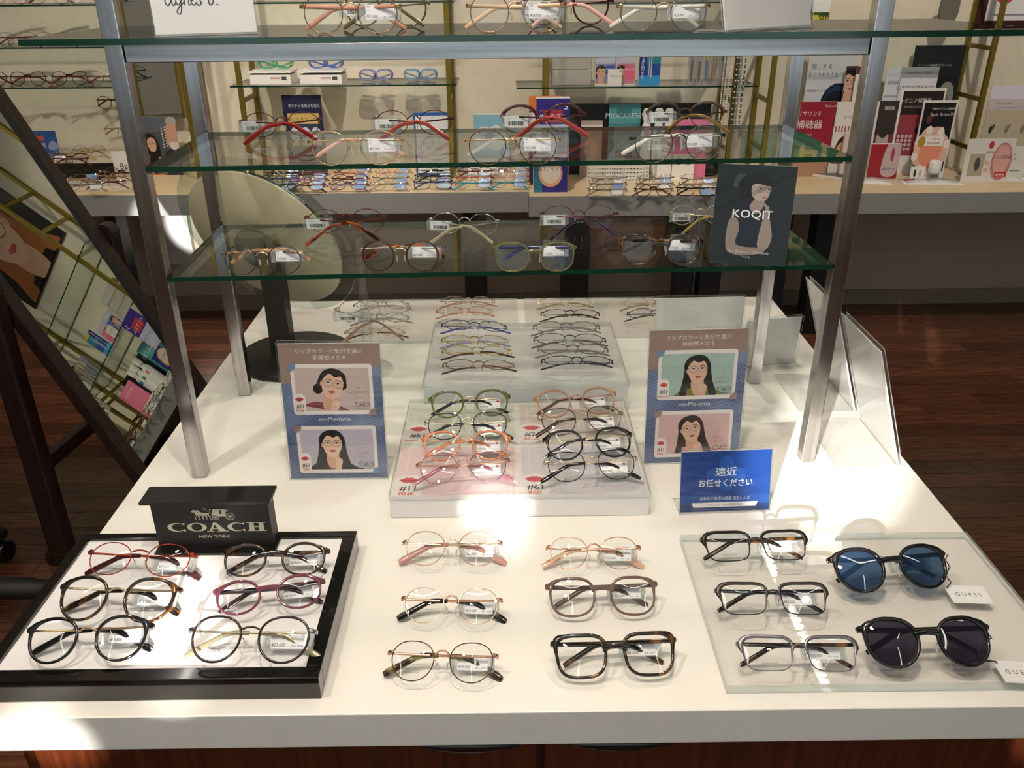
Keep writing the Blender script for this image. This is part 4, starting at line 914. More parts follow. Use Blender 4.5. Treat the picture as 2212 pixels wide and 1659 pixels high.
card('dark grey portrait card of a pensive woman on the lowest glass shelf', 'card', (1531, 566), (1696, 577), 357, shelf_z(0), 7, grey_portrait, 'portrait_card', holder=False, th=.004, paper='#b9b0a6', hmax=.137)

def script(f, W_, H_):
    s_ = H_*.20; x0, z0 = -W_*.36, H_*.56; ink = '#2a2826'
    def st(*p, cl=False):
        n = len(p); q = []
        for i in range(n-1):
            a, b, c, d = p[max(i-1, 0)], p[i], p[i+1], p[min(i+2, n-1)]
            for k in range(6):
                t = k/6; q.append(tuple((x0, z0)[j]+s_*.5*(2*b[j]+(c[j]-a[j])*t+(2*a[j]-5*b[j]+4*c[j]-d[j])*t*t+(3*b[j]-a[j]-3*c[j]+d[j])*t**3) for j in (0, 1)))
        q.append((x0+s_*p[-1][0], z0+s_*p[-1][1])); f.line(q, .0016, ink)
    st((.62, .95), (.2, .9), (.0, .4), (.2, .02), (.5, .35), (.66, .95), (.62, .25), (.78, .02), (1.05, .4))                       # a
    st((1.5, .9), (1.15, .8), (1.02, .35), (1.25, .05), (1.5, .5), (1.56, .9), (1.45, -.3), (1.2, -.78), (.98, -.55), (1.3, -.1), (1.75, .3))   # g
    st((1.8, .85), (1.82, .05), (1.85, .5), (2.1, .92), (2.25, .6), (2.22, .1), (2.42, .1))                                      # n
    st((2.42, .35), (2.8, .65), (2.72, .95), (2.5, .7), (2.48, .25), (2.7, .02), (3.0, .3))                                      # e
    st((2.62, 1.5), (2.8, 1.2)); st((3.05, .5), (3.3, .98), (3.3, .6), (3.42, .2), (3.2, .0), (3.0, .12))                         # s
    st((4.1, 1.0), (4.35, 1.9), (4.5, 2.0), (4.3, 1.2), (4.15, .3), (4.3, .02), (4.6, .3), (4.5, .7), (4.25, .5)); f.ell(x0+s_*4.95, z0+s_*.05, s_*.09, s_*.09, ink, 10)   # b.
card('white card with handwritten style lettering at the left of the top glass shelf', 'card', (338, 80), (556, 73), -40, shelf_z(2), 4, script, 'name_card')
card('blank white card back leaning at the right of the top glass shelf', 'card', (1568, 70), (1752, 58), -45, shelf_z(2), 14, None, 'name_card')
# cards seen from behind on the right half of the table
t = thing('name_card', 'white card back rising behind the right denim poster', 'card', (.330, .80, TT+.0003), (0, 0, .03)); make_card(t, .163, .158, .12, None)
t = thing('name_card', 'small white card back beside the rear chrome post', 'card', (.485, .862, TT+.0003), (0, 0, .17)); make_card(t, .112, .098, -.05, None)
for yy, lab in ((.555, 'brightly sunlit white card leaning along the right table edge, nearest'), (.735, 'white card leaning along the right table edge, farther back')):
    t = thing('name_card', lab, 'card', (.583, yy, TT+.0003), (0, 0, PI/2)); make_card(t, .150, .205, math.radians(18), None, base=.10)

# ------------------------------------------------------------------ round table mirror seen from behind, clear rod stand
tm = thing('table_mirror', 'round table mirror with cream back on a black pillar and disc base', 'mirror', (-.456, .915, TT))
b = MB(); b.lathe([(.001, 0), (.112, 0), (.115, .003), (.115, .010), (.111, .013), (.001, .014)], MATTEBLK, 40); b.build('base', tm)
b = MB(); b.box(-.045, -.004, -.018, .022, .0142, .236, mat('#231f1d', .45), bev=.002); b.build('pillar', tm)
mdir = Vector((.337, .835, .412)).normalized(); q = mdir.to_track_quat('Z', 'Y').to_matrix().to_4x4(); hubc = Vector((-.046, .0, .226))
cc = hubc+mdir*.018
b = MB(); b.lathe([(.001, -.012), (.046, -.012), (.048, -.008), (.048, .0), (.001, .001)], MATTEBLK, 32); b.xf(Matrix.Translation(hubc+mdir*.006) @ q).build('hub', tm)
cm = cc+Vector((.004, 0, .006))
b = MB(); b.lathe([(.001, 0), (.158, 0), (.160, .002), (.158, .004), (.001, .004)], mat('#d9cfae', .4), 56); b.xf(Matrix.Translation(cm) @ q).build('back_plate', tm, 'cream back plate')
b = MB(); b.lathe([(.001, .0045), (.185, .0045), (.187, .0065), (.185, .0095), (.001, .0095)], clear('mirror_rim_glass', '#eef4f1', 1.2), 64); b.xf(Matrix.Translation(cm) @ q).build('glass_rim', tm)
b = MB(); b.lathe([(.001, .010), (.157, .010), (.157, .0112), (.001, .0112)], mat('#dfe3df', .0, 1.0), 56); b.xf(Matrix.Translation(cm) @ q).build('mirror_glass', tm)

rs_ = thing('rod_stand', 'clear acrylic rod stand on a round base behind the left poster', 'stand', (-.298, .853, TT))
b = MB(); b.lathe([(.001, 0), (.044, 0), (.045, .002), (.044, .005), (.001, .005)], ACRYL, 36); b.build('base', rs_)
b = MB(); b.tube([(0, 0, .0052), (0, 0, .20), (0, 0, .262)], [.0085, .0085, .0085], clear('rod_acrylic', '#f8fafa', 1.6, haze=.03), 16); b.build('rod', rs_)
b = MB(); b.tube([(-.035, -.004, .105), (-.012, -.011, .118), (0, -.0145, .122), (.012, -.011, .118), (.035, -.004, .105)], .005, clear('rod_acrylic', '#f8fafa', 1.6, haze=.03), 10); b.build('nose_rest', rs_)
# ------------------------------------------------------------------ back wall: brass ladders, glass shelves, goods
def rect_at(u0, v0, u1, v1, y):
    a, b_ = py(u0, (v0+v1)/2, y), py(u1, (v0+v1)/2, y); m_ = (u0+u1)/2
    return (a.x+b_.x)/2, py(m_, v1, y).z, abs(b_.x-a.x), py(m_, v0, y).z-py(m_, v1, y).z
YW = YB
FY = 3.12
def ladder(u, lab, ztop=2.6, zbot=None):
    x = py(u, 150, FY).x; z0 = (CZL if x < .06 else CZR)+.0005
    t = thing('shelf_ladder', lab, 'shelf support', (x, FY, z0), group='brass shelf ladders')
    b = MB(); b.box(-.010, .010, 0, .016, 0, ztop-z0, BRASS); b.build('upright', t)
    b = MB(); b.box(-.010, .010, YW-FY-.018, YW-FY-.002, 0, ztop-z0, BRASS); b.build('upright', t)
    for k in range(9):
        b = MB(); b.box(-.006, .006, .0162, YW-FY-.0182, .12+.205*k, .138+.205*k, BRASS); b.build('rung', t)
    return x, z0
LA, _ = ladder(512, 'brass ladder support left of the goggle shelf'); LB, _ = ladder(968, 'brass ladder support right of the goggle shelf')
LC, _ = ladder(1182, 'brass ladder support beside the bagged spectacles'); LD, _ = ladder(1592, 'brass ladder support hung with bead chains')
LE, _ = ladder(1672, 'brass ladder support left of the brochures'); LF, _ = ladder(2138, 'brass ladder support right of the brochures')
LG, _ = ladder(392, 'brass ladder support beside the wall mirror')
def gshelf(xa, xb, v, lab, um=None):
    um = um or 1106; z = py(proj(((xa+xb)/2, FY-.02, 1.5))[0], v, FY-.02).z
    b = MB(); b.box(xa, xb, FY-.02, YW-.003, z-.006, z, GLASS, edge=GEDGE); tag(b.build('wall_shelf'), lab, 'shelf', 'glass wall shelves'); return z
ZA = gshelf(LA-.035, LB+.035, 184, 'glass wall shelf carrying the goggles')
ZB = gshelf(LC-.13, LD+.09, 187, 'glass wall shelf carrying the eye care packs')
gshelf(LA-.035, LB+.035, 4, 'glass wall shelf above the goggles'); ZB2 = gshelf(LC-.13, LD+.09, 5, 'glass wall shelf above the eye care packs')
ZL1 = gshelf(-3.0, LG-.28, 191, 'lowest glass wall shelf at the far left'); ZL2 = gshelf(-3.0, LG-.28, 104, 'middle glass wall shelf at the far left'); ZL3 = gshelf(-3.0, LG-.28, 12, 'highest glass wall shelf at the far left')
ZR = gshelf(LE-.03, LF+.05, 58, 'glass wall shelf above the brochures')

def board(label, cat, r, y, draw, name, th=.004, paper='#efedea', zb=None, lean=0.0, group=None, yaw=0.0):
    xc, z0, w, h = rect_at(*r, y)
    if zb is not None: h += z0-zb; z0 = zb
    t = thing(name, label, cat, (xc, y, z0+.0004), (0, 0, yaw), group)
    M_ = Matrix.Rotation(-lean, 4, 'X')
    b = MB(); b.box(-w/2, w/2, 0, th, 0, h, mat(paper, .45)); b.xf(M_).build('card' if th < .01 else 'box', t)
    if draw: f = Flat(-.0002, .4); f.STEP = .00004; draw(f, w, h); f.b.xf(M_); f.build('print', t)
    return t
def fill(*ops):
    """ops: ('r',x0,z0,x1,z1,col) ('e',x,z,rx,rz,col) ('t',text,x,z,h,col[,align]) in fractions of the sheet"""
    def d(f, W_, H_):
        for o in ops:
            if o[0] == 'r': f.rect((o[1]-.5)*W_, o[2]*H_, (o[3]-.5)*W_, o[4]*H_, o[5])
            elif o[0] == 'e': f.ell((o[1]-.5)*W_, o[2]*H_, o[3]*W_, o[4]*H_, o[5], 18)
            elif o[0] == 'p': f.poly([((min(1, max(0, a))-.5)*W_, min(1, max(0, c))*H_) for a, c in smooth(o[1])], o[2])
            elif o[0] == 't': f.text(o[1], (o[2]-.5)*W_, o[3]*H_, o[4]*H_, o[5], o[6] if len(o) > 6 else 'c', o[7] if len(o) > 7 else 1)
            elif o[0] == 'g': mini_glasses(f, (o[1]-.5)*W_, o[2]*H_, o[3]*W_, o[4])
            elif o[0] == 'port': portrait(f, (o[1]-.5)*W_, o[2]*H_, (o[3]-.5)*W_, o[4]*H_, **o[5])
    return d
# ---- far goggles and their boxes
def goggles(label, u, v, z, col, lens, y=3.2, dz=0.0, group='goggles on the far shelf'):
    P = py(u, v, y); t = thing('goggles', label, 'goggles', (P.x, y, z+dz), group=group); s = 1.02
    b = MB()
    for sx in (-1, 1):
        o_ = outline(.064, .040, 2.6, .05, 0, 24)
        for yy, sc in ((0, 1.0), (.03, 1.08)): b.tube([(sx*(.037+p[0]*sc), yy, .028+p[1]*sc) for p in o_], .0028, col, 6, closed=True)
        b.rings([[(sx*(.037+p[0]), 0, .028+p[1]) for p in o_], [(sx*(.037+p[0]*1.08), .03, .028+p[1]*1.08) for p in o_]], lens, caps=False)
    b.tube([(-.008, 0, .034), (0, -.002, .038), (.008, 0, .034)], .0035, col, 6); b.build('frame_front', t)
    for sx in (-1, 1):
        b = MB(); b.add([(sx*(.037+p[0]), 0, .028+p[1]) for p in outline(.064, .040, 2.6, .05, 0, 24)], [list(range(24))], LENS); b.build('lens', t)
        b = MB(); b.tube([(sx*.070, .004, .034), (sx*.068, .06, .03), (sx*.02, .075, .012), (-sx*.03, .072, .006)], (.0014, .0036), col, 6); b.build('temple', t)
LVD = tinted('lavender', '#a9aede', .55); SKY = tinted('sky', '#9cc4e6', .55); GRN = mat('#4aa070', .3); BLU = mat('#4a62b0', .3)
goggles('lavender rimmed protective goggles on the far shelf', 812, 175, ZA, LVD, LVD); goggles('sky blue rimmed protective goggles on the far shelf', 908, 173, ZA, SKY, SKY)
for u0, u1, c, lab in ((540, 628, GRN, 'green'), (648, 738, BLU, 'blue')):
    b_ = board('flat white goggle case under the %s goggles' % lab, 'case', (u0, 162, u1, 184), 3.14, fill(('r', .5, .55, .75, .75, '#c7a3a0'), ('r', .78, .45, .9, .8, '#4a4a4c')), 'goggle_case', th=.13, zb=ZA)
    b2 = MB(); w_ = rect_at(u0, 162, u1, 184, 3.14)[2]; b2.box(-w_/2-.004, w_/2+.004, -.004, .134, .046, .052, mat('#f2f0ee', .4)); b2.build('lid', b_)
    goggles('%s trimmed clear goggles lying on a white case' % lab, (u0+u1)/2+12, 160, ZA+.053, c, LENS, 3.19)
# ---- eye care packs on the second shelf
def bag(label, u0, u1, v0, v1, z, y):
    xc, _, w, h = rect_at(u0, v0, u1, v1, y); t = thing('bagged_glasses', label, 'bagged glasses', (xc, y, z), group='bagged spectacles on the far shelf')
    b = MB(); b.box(-w/2, w/2, -.006, .03, .0004, h, clear('bag_film', '#e4e2e0', 1.6, .15, haze=.25), bev=.004); b.build('bag', t)
    o_ = outline(w*.42, h*.62, 2.2, .05, 0, 20); b = MB()
    for sx in (-1, 1): b.tube([(sx*w*.24+p[0], .008, h*.5+p[1]) for p in o_], .0014, mat('#7b6a5a', .3, .4), 5, closed=True)
    b.tube([(-w*.03, .008, h*.56), (w*.03, .008, h*.56)], .0014, mat('#7b6a5a', .3, .4), 5); b.build('frame', t)
zz = ZB
for k, (v0, v1) in enumerate(((152, 186), (122, 150), (95, 121))):
    bag('clear bagged reading glasses, %s of the stack on the far shelf' % ('lowest', 'middle one', 'topmost')[k], 1190, 1278, v0, v1, zz, 3.16); zz += rect_at(1190, v0, 1278, v1, 3.16)[3]+.001
face = dict(bg='#b9b5bd', hair='#3a2a26', skin='#d9b196', top='#c98f78', cxn=.3, hz=.55, s=.30, long=False, hand=False)
board('blue patterned contact lens pack on the far shelf', 'pack', (1286, 122, 1328, 184), 3.15, fill(('port', .02, .05, .98, .75, dict(face, bg='#8a93bb')), ('r', .55, .48, 1, .68, '#2f56b8'), ('t', 'コレロック', .76, .53, .09, '#ffffff', 'c', .8), ('r', 0, .75, 1, 1, '#c5c8d8')), 'lens_pack', th=.035, zb=ZB)
board('pink patterned contact lens pack on the far shelf', 'pack', (1331, 122, 1372, 184), 3.15, fill(('port', .02, .05, .98, .75, dict(face, bg='#c98a9a')), ('r', .45, .2, 1, .68, '#e06a8c'), ('t', 'コレロック', .73, .53, .09, '#ffffff', 'c', .8), ('r', 0, .75, 1, 1, '#c5c0d0')), 'lens_pack', th=.035, zb=ZB)
board('small white price card before the contact lens packs', 'price card', (1313, 150, 1343, 184), 3.125, fill(('t', '700', .3, .55, .16, '#3a3a6a'), ('t', '円(税込770)', .7, .55, .09, '#3a3a6a'), ('e', .9, .9, .05, .05, '#3c55a0')), 'price_card', zb=ZB)
board('tall blue screwdriver kit pack on the far shelf', 'pack', (1381, 100, 1427, 184), 3.15, fill(('r', 0, 0, 1, 1, '#1f4f9c'), ('r', .34, .55, 1, .95, '#2a7f9e'), ('r', .0, 0, .34, 1, '#1b2f86'), ('r', .34, .9, 1, 1, '#c9b63a'), ('r', 0, 0, 1, .25, '#3a9ad6'), ('r', .55, .2, .6, .85, '#c9c9c9'), ('r', .45, .25, .49, .7, '#c9c9c9')), 'tool_pack', th=.02, zb=ZB)
f = Flat(-.003, .4); 
xc, z0, w, h = rect_at(1381, 100, 1427, 184, 3.15); f.text('SuperMiniDriver', 0, 0, h*.13, '#f4f4f6', 'l', .95, rot=-PI/2); f.b.xf(Matrix.Translation((-w*.40, 0, h*.97))); f.build('lettering', bpy.data.objects['tool_pack'])
for k, (u0, u1, c, cap) in enumerate(((1488, 1502, '#1c1b1f', '#8f79b5'), (1504, 1519, '#23232a', '#c9c9cc'), (1521, 1533, '#1a5fa8', '#d0c23a'), (1536, 1550, '#d8a08a', '#c9a24e'), (1553, 1568, '#cfc4d6', '#3a3844'))):
    xc, z0, w, h = rect_at(u0, 108, u1, 184, 3.16); t = thing('pocket_loupe', '%s pen shaped loupe in a clear sleeve on the far shelf' % ('black and violet', 'black and silver', 'blue and yellow', 'pink and gold', 'pale lilac')[k], 'loupe', (xc, 3.16, ZB+.0003))
    b = MB(); b.box(-w/2, w/2, -.004, .012, 0, h, clear('sleeve_film', '#e9e8ea', 1.4, .1, haze=.15)); b.build('sleeve', t)
    b = MB(); b.tube([(0, .004, .012), (0, .004, .02), (0, .004, h*.66)], [.003, .0065, .0065], mat(c, .3), 10); b.build('barrel', t)
    b = MB(); b.tube([(0, .004, h*.665), (0, .004, h*.93), (0, .004, h*.96)], [.0072, .0072, .004], mat(cap, .25, .3), 10); b.build('cap', t)
# bead chains
for k, u in enumerate((1568, 1574, 1581, 1596, 1602, 1608, 1614)):
    P0 = py(u, 104, 3.08); col = ('#cfd8d2', '#d8d2c0', '#e0ddd6', '#2f2f33', '#5f93b0', '#e4e2de', '#26303c')[k]
    t = thing('bead_chain', 'hanging spectacle bead chain, number %s from the left beside the brass ladder' % ('one', 'two', 'three', 'four', 'five', 'six', 'seven')[k], 'bead chain', (P0.x, 3.08, 0), group='bead chains hanging at the ladder')
    zt = py(u, -20, 3.08).z; zb_ = py(u, 272 if k > 2 else 265, 3.08).z; b = MB(); n = 70
    b.tube([(0, 0, zt), (0, 0, zb_)], .0006, mat('#bdb9b2', .4), 4); b.build('thread', t)
    b = MB()
    for q in range(n): b.ball((0, 0, zb_+(zt-zb_)*(q+.5)/n), .0036, mat(col if q % 3 else '#e9e7e2', .2), 6)
    b.build('beads', t)['kind'] = 'stuff'
# ---- goods standing on the far counters
board('dark blue leaflet about children spectacles on the far counter', 'leaflet', (616, 205, 700, 352), 3.20, fill(('r', 0, 0, 1, 1, '#23264a'), ('r', .1, .65, .9, .78, '#d3b36c'), ('t', '衝撃にもタフに応える', .5, .68, .06, '#3a2a10', 'c', .8), ('t', 'ヤンチャな毎日も安心', .55, .85, .05, '#e8e8ee', 'c', .8), ('e', .25, .52, .13, .09, '#c9d0de'), ('e', .52, .52, .13, .09, '#c9d0de'), ('e', .79, .52, .13, .09, '#c9d0de'), ('g', .52, .52, .22, '#30343e'), ('r', .12, .38, .34, .43, '#c9a86a'), ('r', .4, .38, .62, .43, '#c9a86a'), ('r', .68, .38, .9, .43, '#e0e0e2'), ('r', 0, 0, 1, .33, '#4a4a52')), 'leaflet', zb=CZL)
board('white notice with blue border and Japanese lines on the far counter', 'notice', (895, 243, 980, 352), 3.18, fill(('r', 0, 0, 1, 1, '#2f62b0'), ('r', .05, .04, .95, .95, '#e9ecf0'), ('t', 'メガネのレンズに', .5, .66, .06, '#3a4a6a', 'c', .8), ('t', 'ダブルキズなど、', .5, .58, .06, '#3a4a6a', 'c', .8), ('t', '最初の購入時なら', .5, .50, .06, '#3a4a6a', 'c', .8), ('t', '無料で保証！', .5, .42, .06, '#3a4a6a', 'c', .8)), 'notice', zb=CZL)
board('pale blue box printed with glasses and clouds on the far counter', 'box', (1024, 248, 1098, 352), 3.26, fill(('r', 0, 0, 1, 1, '#8fc4de'), ('e', .3, .6, .3, .2, '#eef2f4'), ('e', .65, .6, .3, .22, '#eef2f4'), ('g', .45, .7, .6, '#2a2a2e'), ('e', .45, .62, .12, .1, '#2f7fc0'), ('r', 0, 0, 1, .25, '#c9a8b8')), 'lens_cleaner_box', th=.05, zb=CZL)
mask = (('r', 0, 0, 1, 1, '#3b2f8c'), ('r', .0, .35, 1, .72, '#c9cbe8'), ('r', 0, 0, 1, .35, '#e39a4a'), ('r', .22, .74, .78, .88, '#c43a4a'), ('t', 'めぐりズム', .5, .78, .07, '#ffffff', 'c', .9), ('t', 'グッドナイト', .55, .60, .07, '#3a3a4a', 'c', .9), ('t', '5', .88, .88, .1, '#ffffff'), ('t', '蒸気でアイマスク', .5, .45, .06, '#c46a3a', 'c', .8), ('e', .3, .2, .2, .15, '#e8c2a0'), ('e', .8, .25, .15, .1, '#f0cf6a'))
board('violet and orange eye mask box in front of an orange box', 'box', (1158, 213, 1230, 382), 3.0, fill(*mask), 'eye_mask_box', th=.06, zb=CZR)
board('orange topped eye mask box standing behind the violet one', 'box', (1143, 210, 1212, 374), 3.066, fill(('r', 0, 0, 1, 1, '#2f2a4a'), ('r', 0, .85, 1, 1, '#e8823a'), ('r', 0, .6, .25, .83, '#efe9e2'), ('t', '40℃', .15, .65, .05, '#2a2a2a', 'c', .8)), 'eye_mask_box', th=.045, zb=CZR, paper='#e8823a')
board('low violet steam eye mask box lying before the others', 'box', (1153, 340, 1226, 389), 2.92, fill(('r', 0, 0, 1, 1, '#33308c'), ('r', 0, 0, .25, 1, '#2f7f9a'), ('e', .5, .55, .36, .4, '#e9b08a'), ('e', .5, .58, .3, .32, '#f2e6da'), ('t', '蒸気でアイマスク', .5, .62, .16, '#3a2a3a', 'c', .75)), 'eye_mask_box', th=.07, zb=CZR)
board('black backing panel of the lens care display', 'panel', (1228, 224, 1530, 378), 3.27, None, 'lens_care_display', th=.02, zb=CZR, paper='#141416')
board('teal sign with Japanese lines at the lens care display', 'sign', (1316, 225, 1384, 273), 3.24, fill(('r', 0, 0, 1, 1, '#5aa3ac'), ('t', 'PROCARE365', .5, .76, .13, '#d8ecec', 'c', .9), ('t', '密着塩が皮脂や指紋の', .5, .47, .11, '#1f3a44', 'c', .8), ('t', '汚れをキレイに落とす', .5, .32, .11, '#1f3a44', 'c', .8), ('r', .25, .08, .78, .21, '#2a3f48'), ('t', 'メガネクリーナー', .51, .105, .08, '#e8f0f0', 'c', .9)), 'sign_card', zb=CZR+.06)
b = MB(); xq = rect_at(1316, 225, 1384, 273, 3.24); b.box(xq[0]-.05, xq[0]+.05, 3.23, 3.262, CZR+.0004, CZR+.0598, mat('#1a1a1c', .5)); tag(b.build('display_block'), 'black block under the teal sign', 'display block')
for k, (u, c) in enumerate(((1398, '#e08a9a'), (1424, '#2f8f8a'), (1446, '#2f7fb0'))):
    P = py(u, 250, 3.20); t = thing('spray_bottle', 'white lens spray bottle with %s mark on the far counter' % ('pink', 'green', 'blue')[k], 'bottle', (P.x, 3.20, CZR+.0003), group='lens spray bottles')
    hh = P.z-CZR+.03; b = MB(); b.lathe([(.001, 0), (.021, 0), (.023, .006), (.023, hh*.72), (.014, hh*.8), (.014, hh*.83)], mat('#ecebe8', .3), 20); b.build('body', t)
    b = MB(); b.lathe([(.017, hh*.831), (.018, hh*.97), (.013, hh), (.001, hh)], mat('#f4f3f0', .3), 20); b.build('cap', t)
    b = MB(); b.ball((0, -.0195, hh*.66), (.012, .005, .018), mat(c, .4), 10); b.build('mark', t)
board('pink rounded sign at the lens care display', 'sign', (1448, 258, 1528, 378), 3.15, fill(('r', 0, 0, 1, 1, '#e07aa0'), ('t', 'おりこうさん', .5, .84, .07, '#ffffff', 'c', .9)), 'sign_card', zb=CZR, paper='#e07aa0')
board('clear cleaner stand with brown face print on the far counter', 'display', (1254, 262, 1300, 370), 3.21, fill(('r', 0, 0, 1, 1, '#b9a79a'), ('r', 0, .82, 1, .94, '#e8e4e2'), ('t', 'MEGANE ONE', .5, .86, .06, '#b0564a', 'c', .8), ('e', .5, .5, .3, .2, '#dfc0a8')), 'cleaner_display', th=.02, zb=CZR)
# perforated basket
xc, z0, w, h = rect_at(1270, 345, 1402, 386, 3.10); t = thing('basket', 'white perforated plastic basket on the far counter', 'basket', (xc, 3.10, CZR+.0004)); h = .085
WB = mat('#e6e4de', .4)
for y0_, nm in ((0, 'side'), (.065, 'side')):
    b = MB(); nx, nz = 18, 4; cw = w/nx
    for i in range(nx+1): b.box(-w/2+i*cw-.002, -w/2+i*cw+.002, y0_, y0_+.003, 0, h, WB)
    for k in range(nz+2): q = h*k/(nz+1); b.box(-w/2, w/2, y0_+.0002, y0_+.0028, max(0, q-.004), min(h, q+.004), WB)
    b.build(nm, t)
for sx in (-1, 1): b = MB(); b.box(sx*w/2-.002, sx*w/2+.002, .003, .065, 0, h, WB); b.build('side', t)
b = MB(); b.box(-w/2, w/2, .003, .065, 0, .003, WB); b.build('bottom', t)
for u0, u1, lab in ((1420, 1450, 'narrow'), (1452, 1500, 'wide')):
    board('%s white goggle carton with grey picture on the far counter' % lab, 'carton', (u0, 335, u1, 377), 3.13, fill(('g', .5, .75, .8, '#2a2a2c'), ('t', 'guard', .5, .15, .1, '#4a5a4a')), 'goggle_carton', th=.06, zb=CZR)
P = pz(1535, 384, CZR); b = MB(); b.ball((P.x, P.y+.05, CZR+.032), (.062, .045, .0325), mat('#121214', .6), 20); tag(b.build('pouch'), 'soft black pouch on the far counter', 'pouch')
board('white card with blue price numbers among the far trays', 'price card', (1008, 340, 1078, 375), 3.17, fill(('r', 0, 0, 1, 1, '#7fb0d8'), ('r', .03, .04, .97, .96, '#f0f2f2'), ('t', '16,800', .42, .55, .3, '#2a5f9a', 'c', .9), ('t', '円から', .82, .6, .16, '#2a5f9a', 'c', .9), ('t', '薄型レンズ付', .5, .2, .16, '#3a3a3c', 'c', .8)), 'price_card', zb=CZL)

# ---- hearing aid brochures, right
YR = 3.20
def br(label, r, y, *ops, name='brochure', zb=CZR, paper='#f0eeea', th=.004, cat='brochure', lean=0.0): return board(label, cat, r, y, fill(*ops), name, th, paper, zb=zb, lean=lean)
br('white poster with a dark globe picture behind the brochures', (1735, 105, 1833, 340), 3.30, ('r', 0, 0, 1, 1, '#d6d8e0'), ('e', .72, .55, .36, .18, '#10182c'), ('e', .72, .56, .30, .15, '#1d3a66'), ('e', .72, .53, .32, .14, '#0d121c'), ('t', 'Infinio', .74, .535, .06, '#f0f2f4', 'c', .8), ('t', '聞こえる', .3, .84, .05, '#3a3a44', 'c', .9), ('t', '彩りのある人生が。', .42, .78, .04, '#3a3a44', 'c', .9), ('t', '補聴援助システム総合カタログ', .4, .66, .022, '#3a3a44', 'c', .9))
br('narrow brochure with a portrait beside the globe poster', (1814, 143, 1840, 340), 3.27, ('r', 0, 0, 1, 1, '#7a3a52'), ('port', 0, .66, 1, 1, dict(face, bg='#4a2f38', hair='#1a1414', cxn=.5)), ('r', 0, .1, 1, .58, '#23282a'))
for k, (u0, u1, c) in enumerate(((1836, 1850, '#6a3038'), (1848, 1860, '#3a58b0'), (1858, 1870, '#4a4642'))):
    br('thin white booklet with %s corner in the brochure rack' % ('wine red', 'blue', 'grey')[k], (u0, 144, u1, 340), 3.25-.01*k, ('r', 0, .93, .6, 1, c), ('r', .5, .8, .9, .96, '#a07a3c'), ('t', '50', .5, .5, .05, '#2a2a3a', 'c', .8), ('r', .15, .3, .85, .42, '#3a58b0'))
br('red catalogue with white Japanese title in the brochure rack', (1722, 220, 1798, 345), 3.18, ('r', 0, .0, 1, 1, '#9c2438'), ('t', 'リサウンド', .3, .82, .075, '#f0e4e2', 'c', .9), ('t', '補聴器', .32, .66, .12, '#f4ecea', 'c', 1), ('t', 'ReSound', .85, .93, .04, '#f0e4e2'), ('r', 0, 0, 1, .38, '#b98f78'), ('e', .25, .3, .2, .1, '#a8b040'), ('t', '総合カタログ', .22, .55, .04, '#f0e4e2', 'c', .9))
br('white catalogue with a red dotted line in the brochure rack', (1800, 220, 1890, 345), 3.19, ('r', 0, 0, 1, 1, '#e9e4e0'), ('t', 'オーダーメイド補聴器', .55, .78, .055, '#4a4444', 'c', .75), *[('r', .04+.075*k, .60, .07+.075*k, .68, '#a83a48') for k in range(12)], ('e', .3, .35, .2, .2, '#3a2a24'), ('e', .28, .3, .16, .17, '#dfb296'))
br('dark brochure showing white earbuds beside the chrome post', (1885, 218, 1932, 345), 3.22, ('r', 0, 0, 1, 1, '#8c3a44'), ('r', 0, .55, 1, 1, '#3c3432'), ('t', '補聴器', .6, .88, .06, '#f0eeea', 'c', .8), ('e', .5, .45, .28, .2, '#c9bcb8'), ('e', .5, .6, .24, .1, '#3a3436'))
br('white information sheet with blue title behind the brochures', (1900, 145, 1935, 345), 3.29, ('r', 0, 0, 1, 1, '#dfe2e8'), ('t', '補聴器', .5, .84, .04, '#3a4a6a', 'c', .9), *[('r', .1, .72-.05*k, .9, .735-.05*k, '#9aa6bc') for k in range(5)], ('r', .1, .3, .9, .42, '#6f8fc0'))
br('white sheet with grey header and wine red stripe behind the brochures', (1932, 145, 2010, 345), 3.28, ('r', 0, 0, 1, 1, '#e2e2e8'), ('r', 0, .9, 1, 1, '#a9abb4'), ('t', 'ワイデックスは？', .5, .93, .035, '#3a3a44', 'c', .9), ('t', '日本語が聞きやすい', .5, .79, .05, '#2f2f3a', 'c', .9), ('t', '補聴器メーカー', .5, .71, .045, '#9a9aa6', 'c', .9), ('r', .04, .58, .96, .66, '#8a3050'), ('t', '「あいうえお」がしっかり聞こえる', .5, .60, .03, '#f0eaec', 'c', .85), ('e', .8, .52, .06, .03, '#5a5a64'))
br('large dark catalogue showing a grey haired man in profile', (1955, 98, 2062, 345), 3.31, ('r', 0, 0, 1, 1, '#1f2226'), ('e', .78, .60, .16, .12, '#8f908e'), ('p', [(.66, .62), (.62, .52), (.68, .44), (.8, .44), (.84, .6)], '#7d6a60'), ('p', [(.5, 0), (.56, .3), (.72, .44), (.9, .42), (1, .3), (1, 0)], '#2c2f34'), ('t', 'ワイデックス補聴器カタログ 2024', .45, .84, .02, '#c9ccd0', 'c', .9), ('t', 'sound', .5, .55, .04, '#e0e2e4', 'c', .9), paper='#dcdad6')
br('framed dark red hearing aid brochure with a white title', (1934, 191, 2030, 345), 3.22, ('r', .06, .22, .96, .97, '#2c2020'), ('r', .06, .22, .7, .7, '#a04450'), ('t', 'シグニア補聴器', .36, .84, .06, '#f2f0ee', 'c', .9), ('t', 'おすすめカタログ', .32, .78, .03, '#e0dcd8', 'c', .9), ('e', .62, .52, .16, .06, '#1c1414'), *[('e', .12+.09*i, .45-.05*k, .035, .02, '#d8c8c8') for i in range(4) for k in range(4)], ('e', .8, .22, .1, .06, '#c8323c'), ('t', 'signia', .75, .1, .05, '#4a4446', 'c', 1))
